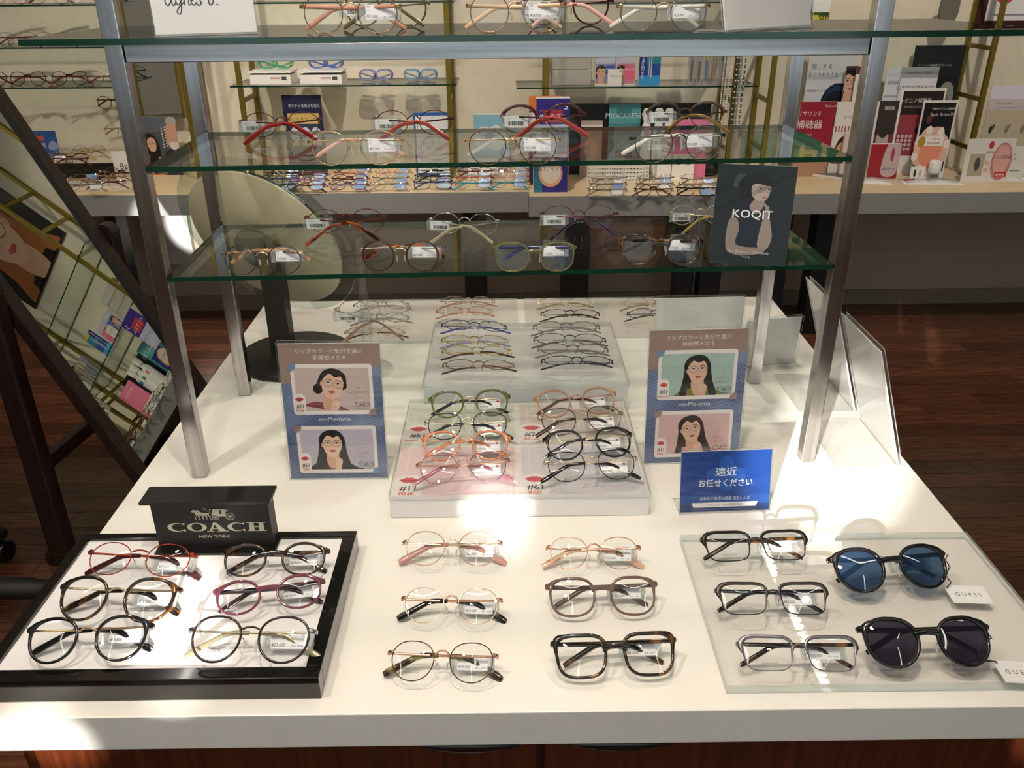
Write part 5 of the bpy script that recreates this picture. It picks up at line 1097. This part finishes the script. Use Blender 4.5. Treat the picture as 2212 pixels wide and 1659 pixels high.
br('framed black brochure showing a hand with an earbud case', (1983, 217, 2057, 352), 3.17, ('r', .05, .05, .95, .97, '#17161a'), ('t', '充電式イヤフォン型補聴器', .62, .88, .035, '#e0dcd8', 'c', .75), ('t', 'Signia Active IX', .6, .80, .06, '#f2f0ee', 'c', .85), ('p', [(.05, .5), (.3, .62), (.5, .55), (.45, .42), (.2, .40), (.05, .36)], '#a8734e'), ('e', .5, .55, .16, .06, '#b9a890'), ('e', .52, .56, .1, .035, '#3a342e'), ('p', [(.7, .3), (.75, .48), (.82, .5), (.9, .36), (.95, .3)], '#8a5a40'), ('e', .25, .75, .08, .05, '#6a3a2a'))
# scalloped orange cutout stand
xc, z0, w, h = rect_at(1972, 272, 2052, 350, 3.12); t = thing('cutout_stand', 'scalloped peach coloured cutout stand with a white charging case', 'display stand', (xc, 3.12, CZR+.0004)); h += z0-CZR
pts = []
for k in range(48): a = 2*PI*k/48; rr = 1+.10*abs(math.sin(a*4)); pts.append((w*.44*rr*math.cos(a), h*.54+h*.42*rr*math.sin(a)))
b = MB(); b.prism(pts, 0, .004, mat('#e9bfae', .45)); b.box(-w*.3, w*.45, -.012, .03, 0, .03, mat('#f0ece8', .4)); b.build('card', t)
f = Flat(-.0003); f.STEP = .00005; f.ell(0, h*.5, w*.3, h*.3, '#e8977a')
for k in range(7): a = 2*PI*k/8+.3; f.ell(w*.42*math.cos(a), h*.54+h*.40*math.sin(a), w*.08, h*.08, '#f4eae6')
f.rect(-w*.2, h*.62, w*.3, h*.82, '#f4efec').text('signia', w*.1, h*.74, h*.07, '#c8323c', 'c').text('充電式補聴器', w*.05, h*.66, h*.045, '#3a3436', 'c', .9).ell(-w*.28, h*.7, w*.1, h*.1, '#b9923a')
f.build('print', t)
f = Flat(-.0125); f.text('シグニア補聴器', w*.08, .008, .014, '#3a3436', 'c', .9); f.build('base_print', t)
b = MB(); b.lathe([(.001, 0), (.024, 0), (.027, .006), (.027, .045), (.024, .052), (.022, .052), (.022, .046), (.001, .046)], mat('#ecebe8', .25), 24, (w*.14, -.028, .0306)); b.build('charging_case', t)
b = MB(); b.box(-w*.5, -w*.12, -.03, -.027, .0, .06, mat('#f2f0ee', .4)); f_ = Flat(-.0303); f_.ell(-w*.38, .03, .006, .018, '#2a2a2c').ell(-w*.24, .028, .006, .016, '#c9b9a8'); o_ = b.build('small_card', t); f_.build('small_print', o_)
br('white hearing aid card with round pink picture on the counter', (2088, 300, 2190, 357), 3.03, ('r', 0, 0, 1, 1, '#e4e2e0'), ('r', .10, .15, .42, .66, '#b5ab96'), ('e', .28, .42, .06, .16, '#4a5258'), ('e', .5, .86, .05, .09, '#c8323c'), ('t', 'signia', .5, .68, .09, '#4a4446'), ('t', 'Br', .5, .40, .14, '#d0504c', 'c', .9), ('t', 'Br', .5, .24, .14, '#d0504c', 'c', .9), ('e', .78, .48, .22, .44, '#c88a98'), ('e', .78, .52, .17, .34, '#e0b0a8'), ('t', 'ニコニ補聴器', .78, .55, .09, '#4a2a4a', 'c', .8), ('r', .7, .12, .95, .24, '#c8323c'), ('t', '新発売', .82, .14, .08, '#ffffff', 'c', .9), name='aid_card')
xc, z0, w, h = rect_at(2126, 185, 2240, 345, 3.14); t = board('clear panel with three hearing aids and a smiling picture', 'display panel', (2126, 185, 2240, 345), 3.14, fill(('r', 0, .0, 1, 1, '#c4b8a0'), ('r', 0, .74, 1, 1, '#cfc4c8'), ('r', 0, .86, 1, 1, '#e4dff0'), ('t', 'Phonak Paradise', .3, .8, .03, '#5a5660', 'c', .9), ('t', 'フォナック パラダイス シリーズ', .42, .755, .028, '#5a5660', 'c', .8), ('e', .85, .88, .12, .1, '#d8a890'), ('r', 0, 0, 1, .34, '#e6e4e0'), ('e', .2, .3, .08, .08, '#3a3a3e'), ('t', 'パラダイスで出会う、', .62, .24, .03, '#4a4a50', 'c', .8), ('t', 'かけがえのない音。', .62, .19, .03, '#4a4a50', 'c', .8), ('r', .3, .06, .9, .075, '#7ab04a'), ('t', 'PHONAK', .55, .09, .035, '#3a3a3c')), 'hearing_aid_display', zb=CZR)
h += z0-CZR
for k, c in enumerate(('#1f1d1c', '#8a7c66', '#7b7a78')):
    b = MB(); cx_ = (-.33+.30*k)*w; b.tube([(cx_-.008, -.006, h*.50), (cx_-.010, -.007, h*.54), (cx_-.004, -.007, h*.57), (cx_+.006, -.006, h*.585)], [.004, .006, .0055, .003], mat(c, .3), 8); b.build('hearing_aid', t)
# open magazines lying on the counter
def magazine(label, u, v, w, d, yaw, cols):
    P = pz(u, v, CZR); t = thing('open_magazine', label, 'magazine', (P.x, P.y, CZR+.0004), (0, 0, yaw), 'open magazines on the counter')
    for sx in (-1, 1):
        b = MB(); n = 6
        top = [(sx*w/2*k/n, .003+.010*math.sin(PI*min(1, k/n*1.1))*(1-k/n)) for k in range(n+1)]
        vs = [(x, y_, z_) for y_ in (-d/2, d/2) for x, z_ in top]+[(x, y_, 0) for y_ in (-d/2, d/2) for x, z_ in top]; m1 = n+1
        fs = [(k, k+1, m1+k+1, m1+k) for k in range(n)]+[(2*m1+k, 2*m1+k+1, k+1, k) for k in range(n)]+[(m1+k, m1+k+1, 3*m1+k+1, 3*m1+k) for k in range(n)]+[(n, 2*m1+n, 3*m1+n, m1+n)]
        b.add(vs, fs, mat('#e9e7e4', .35), True); pg = b.build('page', t)
        f = Flat(0); f.STEP = .0001
        for (x0, y0_, x1, y1_, c) in cols[0 if sx < 0 else 1]: f.rect((x0-.5)*w/2+sx*w/4, (y0_-.5)*d, (x1-.5)*w/2+sx*w/4, (y1_-.5)*d, c)
        f.b.v = [(a, bq, 0) for a, bq, c in [(v_[0], v_[2], v_[1]) for v_ in f.b.v]]
        f.b.v = [(a, bb, .0008+.003+.010*math.sin(PI*min(1, abs(a)/(w/2)*1.1))*(1-abs(a)/(w/2))) for a, bb, c in f.b.v]; f.build('picture', pg)
magazine('open white magazine with red pictures on the right counter', 2010, 394, .25, .10, -.1, ([(.1, .5, .5, .8, '#b0454a'), (.5, .2, .9, .4, '#c9b49a'), (.1, .15, .4, .3, '#9cc0dc')], [(.1, .4, .8, .5, '#6a5a48'), (.3, .15, .8, .3, '#b9cbe0')]))
magazine('open magazine with blue and olive pages on the right counter', 2150, 384, .28, .15, -.05, ([(.0, .5, 1, 1, '#4a62a0'), (.0, .0, 1, .5, '#6f6a4e')], [(.0, .5, .9, .95, '#d8a8a8'), (.1, .1, .6, .45, '#a8bcc8')]))
magazine('open magazine with grey lines beside the chrome post', 1868, 391, .20, .13, -.15, ([(.1, .2, .9, .25, '#6a6a6e'), (.1, .4, .9, .5, '#8a6a9a')], [(.1, .3, .9, .36, '#8a2a34'), (.2, .55, .9, .6, '#4a5a9a')]))
# laptop with its screen turned down, red folder and a card reader
P = pz(1796, 382, CZR); t = thing('laptop', 'white laptop with dark keys behind the front chrome post', 'laptop', (P.x, P.y, CZR+.0004), (0, 0, -.75))
b = MB(); b.box(-.075, .075, -.05, .05, 0, .012, mat('#e9e6e2', .35), bev=.002); b.build('base', t)
b = MB(); b.box(-.068, .068, -.042, .043, .0122, .0135, mat('#5a544c', .3)); b.build('keyboard', t)
b = MB(); b.box(-.075, .075, .044, .05, .0125, .07, mat('#c9c6c0', .35)); b.build('lid', t)
P = pz(1905, 352, CZR); t = thing('card_terminal', 'dark card terminal on a red folder beside the chrome post', 'terminal', (P.x, P.y, CZR+.0004))
b = MB(); b.box(-.11, .10, -.05, .06, 0, .004, mat('#8c2230', .4)); b.build('folder', t)
b = MB(); b.box(-.075, .055, -.02, .045, .0042, .03, mat('#2a2624', .35), bev=.006); b.build('body', t)
br('red folder box with white ear picture behind the card terminal', (1880, 312, 1945, 352), 3.12, ('r', 0, 0, 1, 1, '#a32432'), ('p', [(.45, .15), (.55, 1), (1, 1), (.95, .15)], '#c9b4b8'), ('e', .75, .7, .06, .2, '#a8445a'), ('t', '補聴器サイズ', .75, .25, .1, '#3a4a6a', 'c', .8), name='folder_box', th=.03)
br('small white leaflet holder in front of the white catalogue', (1822, 288, 1858, 352), 3.16, ('r', 0, 0, 1, 1, '#e0cfc8'), ('t', 'ReSound', .4, .5, .12, '#6a5a58', 'c', .9), name='leaflet_holder', th=.02)
# things on the wall and shelf above
board('poster strip with portraits and yellow price in the top right shelf', 'poster', (1758, -40, 1796, 37), 3.25, fill(('r', 0, .62, 1, 1, '#d8cfc8'), ('e', .35, .75, .14, .1, '#e0b89c'), ('e', .7, .72, .14, .1, '#e0b89c'), ('e', .35, .8, .15, .08, '#3a2a24'), ('e', .7, .78, .15, .08, '#3a2a24'), ('r', 0, 0, 1, .3, '#2f4a1e'), ('t', '¥250', .68, .09, .16, '#e6d23a', 'c', .8), ('r', .05, .12, .4, .24, '#d6c23a')), 'price_poster', zb=ZR)
b = MB(); xq = rect_at(1805, 38, 1840, 50, 3.2); b.box(xq[0]-.035, xq[0]+.035, 3.19, 3.22, ZR+.0003, ZR+.022, mat('#151517', .4), bev=.003); tag(b.build('small_case'), 'small black case on the shelf above the brochures', 'case')
board('little white and red box on the shelf above the brochures', 'box', (1928, 44, 1968, 66), 3.12, fill(('e', .2, .6, .08, .2, '#4a4446'), ('r', .45, .1, .95, .5, '#c8323c')), 'aid_box', th=.03, zb=ZR)
P = py(2048, 38, 3.25); t = thing('vanity_mirror', 'rounded grey hand mirror on the shelf above the brochures', 'mirror', (P.x, 3.25, ZR+.0004))
b = MB(); b.prism([(p[0], p[1]+.062) for p in outline(.082, .115, 2.8, .05, 0, 28)], 0, .012, mat('#6a6864', .3)); b.box(-.03, .03, -.01, .03, 0, .006, mat('#6a6864', .3)); b.build('body', t)
b = MB(); b.prism([(p[0], p[1]+.062) for p in outline(.072, .103, 2.8, .05, 0, 28)], -.0015, -.0003, mat('#cfd2d0', .03, 1.0)); b.build('mirror_glass', t)
t = board('framed white certificate with a red seal high on the right wall', 'picture frame', (2125, -120, 2300, 62), 3.33, fill(('r', .1, .1, .9, .9, '#e9e7ea'), ('e', .30, .42, .12, .12, '#c8323c'), ('r', .2, .16, .7, .18, '#8a8890')), 'picture_frame', th=.02, paper='#3a1718')
# green banner high on the wall
t = thing('wall_banner', 'green banner with cream characters high on the right wall', 'banner', (1.62, 3.355, 1.72)); 
b = MB(); b.box(-.55, .55, -.004, 0, 0, .62, mat('#2a8a68', .5)); b.build('cloth', t)
f = Flat(-.0045, .6); f.text('補聴器', 0, .34, .24, '#f6e6b4', 'c', 1.2, bold=.004); f.text('眼鏡', 0, .06, .24, '#f6e6b4', 'c', 1.2, bold=.004); f.build('lettering', t)
# wall mirror at far left
xa, xb = py(286, 120, 3.3).x, py(372, 120, 3.3).x; z0 = py(330, 256, 3.3).z
t = thing('wall_mirror', 'upright wall mirror in brass frame beside the couple poster', 'mirror', ((xa+xb)/2, 3.30, z0)); hw = (xb-xa)/2
b = MB(); b.box(-hw, hw, 0, .006, .001, 1.0, mat('#dde2de', .0, 1.0)); b.build('mirror_glass', t)
b = MB(); b.box(hw+.0002, hw+.012, -.004, .02, 0, 1.0, BRASS); b.box(-hw-.012, -hw-.0002, -.004, .02, 0, 1.0, BRASS); b.box(-hw, hw, .0062, .02, 0, 1.0, BRASS); b.build('frame', t)
board('poster of a woman in an orange coat and a grey bearded man', 'poster', (300, 253, 386, 372), 3.24, fill(('r', 0, 0, 1, 1, '#4c5058'), ('r', 0, .75, 1, 1, '#5f646c'), ('p', [(.02, .25), (.08, .6), (.25, .72), (.42, .68), (.52, .5), (.5, .3), (.55, .2), (.05, .2)], '#1b1718'), ('p', [(.22, .6), (.25, .45), (.34, .40), (.42, .46), (.43, .6), (.33, .66)], '#d9aa90'), ('g', .36, .56, .2, '#6a5a52'), ('p', [(.0, 0), (.12, .28), (.3, .36), (.5, .3), (.66, .14), (.66, 0)], '#c9822a'), ('p', [(.2, .1), (.25, .38), (.42, .38), (.42, .1)], '#1a191b'), ('p', [(.55, 0), (.62, .35), (.8, .46), (1, .42), (1, 0)], '#20242e'), ('p', [(.76, .5), (.74, .8), (.85, .93), (1, .9), (1, .45)], '#c99a80'), ('e', .9, .93, .14, .07, '#a8a6a2'), ('p', [(.78, .56), (.82, .46), (1, .44), (1, .56)], '#cfcac4'), *[('r', .62, .48+.045*k, .65, .505+.045*k, '#e6e4e2') for k in range(8)], *[('r', .70, .5+.045*k, .73, .525+.045*k, '#e6e4e2') for k in range(8)]), 'couple_poster', zb=CZL)
board('blue sign with white Japanese place name on the far left counter', 'sign', (54, 283, 126, 345), 3.25, fill(('r', 0, 0, 1, 1, '#2c5596'), ('t', '鯖江産', .45, .38, .2, '#d9dee6', 'c', .8), ('e', .3, .72, .08, .1, '#c4574a'), ('e', .43, .72, .08, .1, '#c4574a'), ('e', .56, .72, .08, .1, '#c4574a'), ('t', 'MADE IN JAPAN', .4, .26, .07, '#d9dee6', 'c', .8), ('p', [(.7, .3), (.75, .55), (.9, .6), (1, .4), (.9, .25)], '#8f9cc0')), 'sign_card', zb=CZL+.085)
board('white card with italic lettering beside the far left riser', 'card', (246, 327, 300, 392), 3.06, fill(('t', 'Ba', .4, .45, .3, '#5a5654', 'c', .8), ('t', 'rton', .8, .45, .2, '#5a5654', 'c', .6)), 'name_card', zb=CZL)
# stepped dark riser on the far left counter
P = pz(160, 392, CZL); xa, xb = py(20, 350, 3.16).x, py(242, 350, 3.16).x
t = thing('dark_riser', 'dark stepped riser with cream top on the far left counter', 'display riser', ((xa+xb)/2, 3.16, CZL+.0003)); hw = (xb-xa)/2
b = MB(); b.box(-hw, hw, 0, .16, 0, .074, mat('#1c1715', .4)); b.build('box', t)
b = MB(); b.box(-hw-.004, hw+.004, -.012, .162, .0742, .082, mat('#dcd0bc', .4)); b.build('top_plate', t)
b = MB(); b.box(py(60, 395, 2.98).x, py(290, 395, 2.98).x, 2.93, 3.10, CZL+.0003, CZL+.018, mat('#e4d7c6', .4), bev=.003); tag(b.build('low_riser'), 'low cream riser on the far left counter edge', 'display riser')

# ------------------------------------------------------------------ far spectacles (plain copies)
FAR = {}
def far_proto(key, **kw):
    root, vs, hp = glasses('x', detail=False, pads=False, scale=1.24, **kw); FAR[key] = (root, vs); return root
def far(key, u, v, z, label, group, tilt=34, yaw=0.0, flip=False, kw=None):
    first = key not in FAR
    if first: far_proto(key, **kw)
    root, vs = FAR[key]; o = root if first else copy_tree(root)
    a = math.radians(tilt); zmin = min(-v_.y*math.sin(a)+v_.z*math.cos(a) for v_ in vs); P = pz(u, v, z-zmin)
    o.location = (P.x, P.y, z-zmin+.0003); o.rotation_euler = (-a, 0, yaw+(PI if flip else 0)); o['label'] = label; o['category'] = 'glasses'; o['group'] = group
    return o
BCARD = mat('#7fa3d6', .3); WCARD = mat('#e6e6e8', .4)
KW = {'black': dict(shape='rect', rim='thin', col=BLACKG, temple=BLACKG, hinge=STEEL, bridge='key', tagm=BCARD), 'brown': dict(shape='lowoval', rim='thin', col=mat('#4a2418', .2), temple=mat('#5a2a1c', .2), hinge=STEEL, bridge='key', tagm=BCARD),
      'purple': dict(shape='lowoval', rim='thin', col=mat('#4a2a44', .2), temple=mat('#8a6a9a', .2), bridge='key', tagm=BCARD), 'silver': dict(shape='oval', rim='wire', col=mat('#8a8078', .25, .8), temple=mat('#8a8078', .25, .8), tagm=BCARD),
      'navy': dict(shape='rect', rim='thin', col=mat('#1c2748', .2), temple=mat('#2f4f9c', .2), bridge='key', tagm=BCARD), 'copper': dict(shape='lowoval', rim='wire', col=mat('#9a5a3c', .25, .6), temple=mat('#b0604a', .2), tagm=BCARD),
      'teal': dict(shape='lowoval', rim='wire', col=mat('#5a6a70', .25, .6), temple=mat('#3aa0b8', .2), tagm=BCARD), 'rose': dict(shape='oval', rim='wire', col=mat('#c09a8a', .25, .7), temple=mat('#d0a090', .2), tagm=BCARD),
      'gold': dict(shape='panto', rim='wire', col=mat('#c0a878', .25, .9), temple=mat('#b09060', .2)), 'tortoise': dict(shape='panto', rim='thin', col=mat('#3a2218', .2), temple=mat('#6a2a22', .2), bridge='key'),
      'clear': dict(shape='oval', rim='wire', col=mat('#a8a49c', .25, .8), temple=mat('#8a7a70', .2), tagm=WCARD), 'redtip': dict(shape='panto', rim='wire', col=mat('#6a5048', .25, .6), temple=mat('#6f2f38', .25))}
ORD = ('first', 'second', 'third', 'fourth', 'fifth', 'sixth', 'seventh', 'eighth')
cols = [(600, ('black', 'navy', 'black', 'brown')), (660, ('brown', 'purple', 'brown', 'rose')), (752, ('purple', 'brown', 'copper', 'black')), (840, ('silver', 'silver', 'rose', 'rose')), (935, ('navy', 'black', 'black', 'black')), (1022, ('teal', 'copper', 'brown', 'silver')), (1100, ('teal', 'rose', 'silver', 'copper'))]
for ci, (u, ks) in enumerate(cols):
    for ri, k in enumerate(ks):
        far(k, u+(ri*4 if ci < 4 else ri*2), 402-ri*12.5-(ci*1.2), CZL, '%s rimmed pair, %s from the edge in the %s column of the far tray' % (k, ORD[ri], ORD[ci]), 'spectacles in columns on the far counter', yaw=.0, kw=KW[k])
for ci, (u, ks) in enumerate(((1314, ('clear', 'silver', 'clear')), (1415, ('tortoise', 'clear', 'silver')), (1508, ('black', 'clear', 'silver')))):
    for ri, k in enumerate(ks):
        far(k, u+ri*3-3, 411-ri*12, CZR, '%s rimmed reading pair, %s from the edge in the %s group near the basket' % (k, ORD[ri], ORD[ci]), 'reading glasses near the basket', yaw=.06*(ri-1), kw=KW[k])
for i, (k, u, v, z, yw) in enumerate((('gold', 160, 333, CZL+.0825, .1), ('tortoise', 150, 345, CZL+.0825, 0), ('gold', 190, 327, CZL+.0825, -.1), ('clear', 104, 338, CZL+.0825, .2), ('black', 172, 378, CZL+.0185, .15), ('gold', 152, 390, CZL+.0185, 0), ('gold', 245, 383, CZL+.0185, -.1), ('redtip', 228, 395, CZL+.0185, .1), ('tortoise', 262, 375, CZL+.0185, 0), ('clear', 180, 400, CZL+.0185, .1))):
    far(k, u, v, z, '%s coloured pair, %s on the %s at the far left' % (k, ('left of middle', 'nearest the edge', 'farthest back', 'by the blue sign', 'with dark shine', 'in front', 'below the white card', 'nearest the table', 'behind the rest', 'lowest')[i], 'dark stepped riser' if i < 4 else 'low cream riser'), 'spectacles on the far left risers', yaw=yw, kw=KW[k])
for i, (k, u, z, v) in enumerate((('tortoise', -22, ZL1, 178), ('tortoise', 62, ZL1, 178), ('tortoise', 152, ZL1, 178), ('redtip', 232, ZL1, 178), ('redtip', 38, ZL2, 92), ('clear', 118, ZL2, 92), ('redtip', 20, ZL3, 2), ('redtip', 108, ZL3, 2), ('clear', 192, ZL3, 2))):
    first = k not in FAR
    if first: far_proto(k, **KW[k])
    root, vs = FAR[k]; o = copy_tree(root) if not first else root
    a = math.radians(18); zm = min(-q.y*math.sin(a)+q.z*math.cos(a) for q in vs); P = py(u, v, 3.17)
    o.location = (P.x, 3.17, z-zm+.0003); o.rotation_euler = (-a, 0, .04*i); o['label'] = '%s pair, %s on the %s glass wall shelf at the far left' % (('dark brown' if k == 'tortoise' else 'red tipped' if k == 'redtip' else 'pale wire'), ORD[i] if i < 4 else ORD[i-4] if i < 6 else ORD[i-6], 'lowest' if i < 4 else 'middle' if i < 6 else 'highest'); o['category'] = 'glasses'; o['group'] = 'spectacles on the far left wall shelves'
# two pairs hung on pegs below the left shelves
for i, (k, u, v, lab) in enumerate((('tortoise', 246, 222, 'dark rimmed pair hung on a wall peg beside the chrome post'), ('gold', 262, 284, 'pale gold pair hung on a wall peg beside the chrome post'))):
    o = copy_tree(FAR[k][0]); P = py(u, v, 3.30); o.location = (P.x, 3.30, P.z); o.rotation_euler = (0, 0, 0); o['label'] = lab; o['category'] = 'glasses'; o['group'] = 'spectacles hung on wall pegs'
    b = MB(); b.tube([(P.x, 3.2965, P.z+.010), (P.x, YW+.001, P.z+.006)], .003, BRASS, 8); tag(b.build('wall_peg'), 'brass wall peg holding the %s pair' % ('dark rimmed' if i == 0 else 'pale gold'), 'peg')

# large portrait poster high on the wall, met again in the floor mirror
t = thing('wall_poster', 'large portrait poster high on the back wall, reflected in the floor mirror', 'poster', (.56, 3.35, 1.60)); b = MB(); b.box(-.30, .30, 0, .006, 0, .52, mat('#1a1a1c', .4)); b.build('card', t)
f = Flat(-.0003, .3); f.STEP = .0002; portrait(f, -.29, .01, .29, .51, bg='#23201f', hair='#a8643c', skin='#e2b79c', top='#161517', cxn=.5, hz=.60, s=.34, long=True, hand=False, gl='#4a3a30'); f.build('print', t)
# a pair hung on the clear rod stand
put((722, 655), (888, 651), TT+.098, 'silver wire glasses with tan temple ends hung on the clear rod stand', tilt=12, back=True, yfix=.8195, shape='panto', rim='wire', col=STEEL, hinge=STEEL, temple=STEEL, tip=mat('#a07a68', .2, 0, .5, .4), fold=(58, 64), barcode=True)
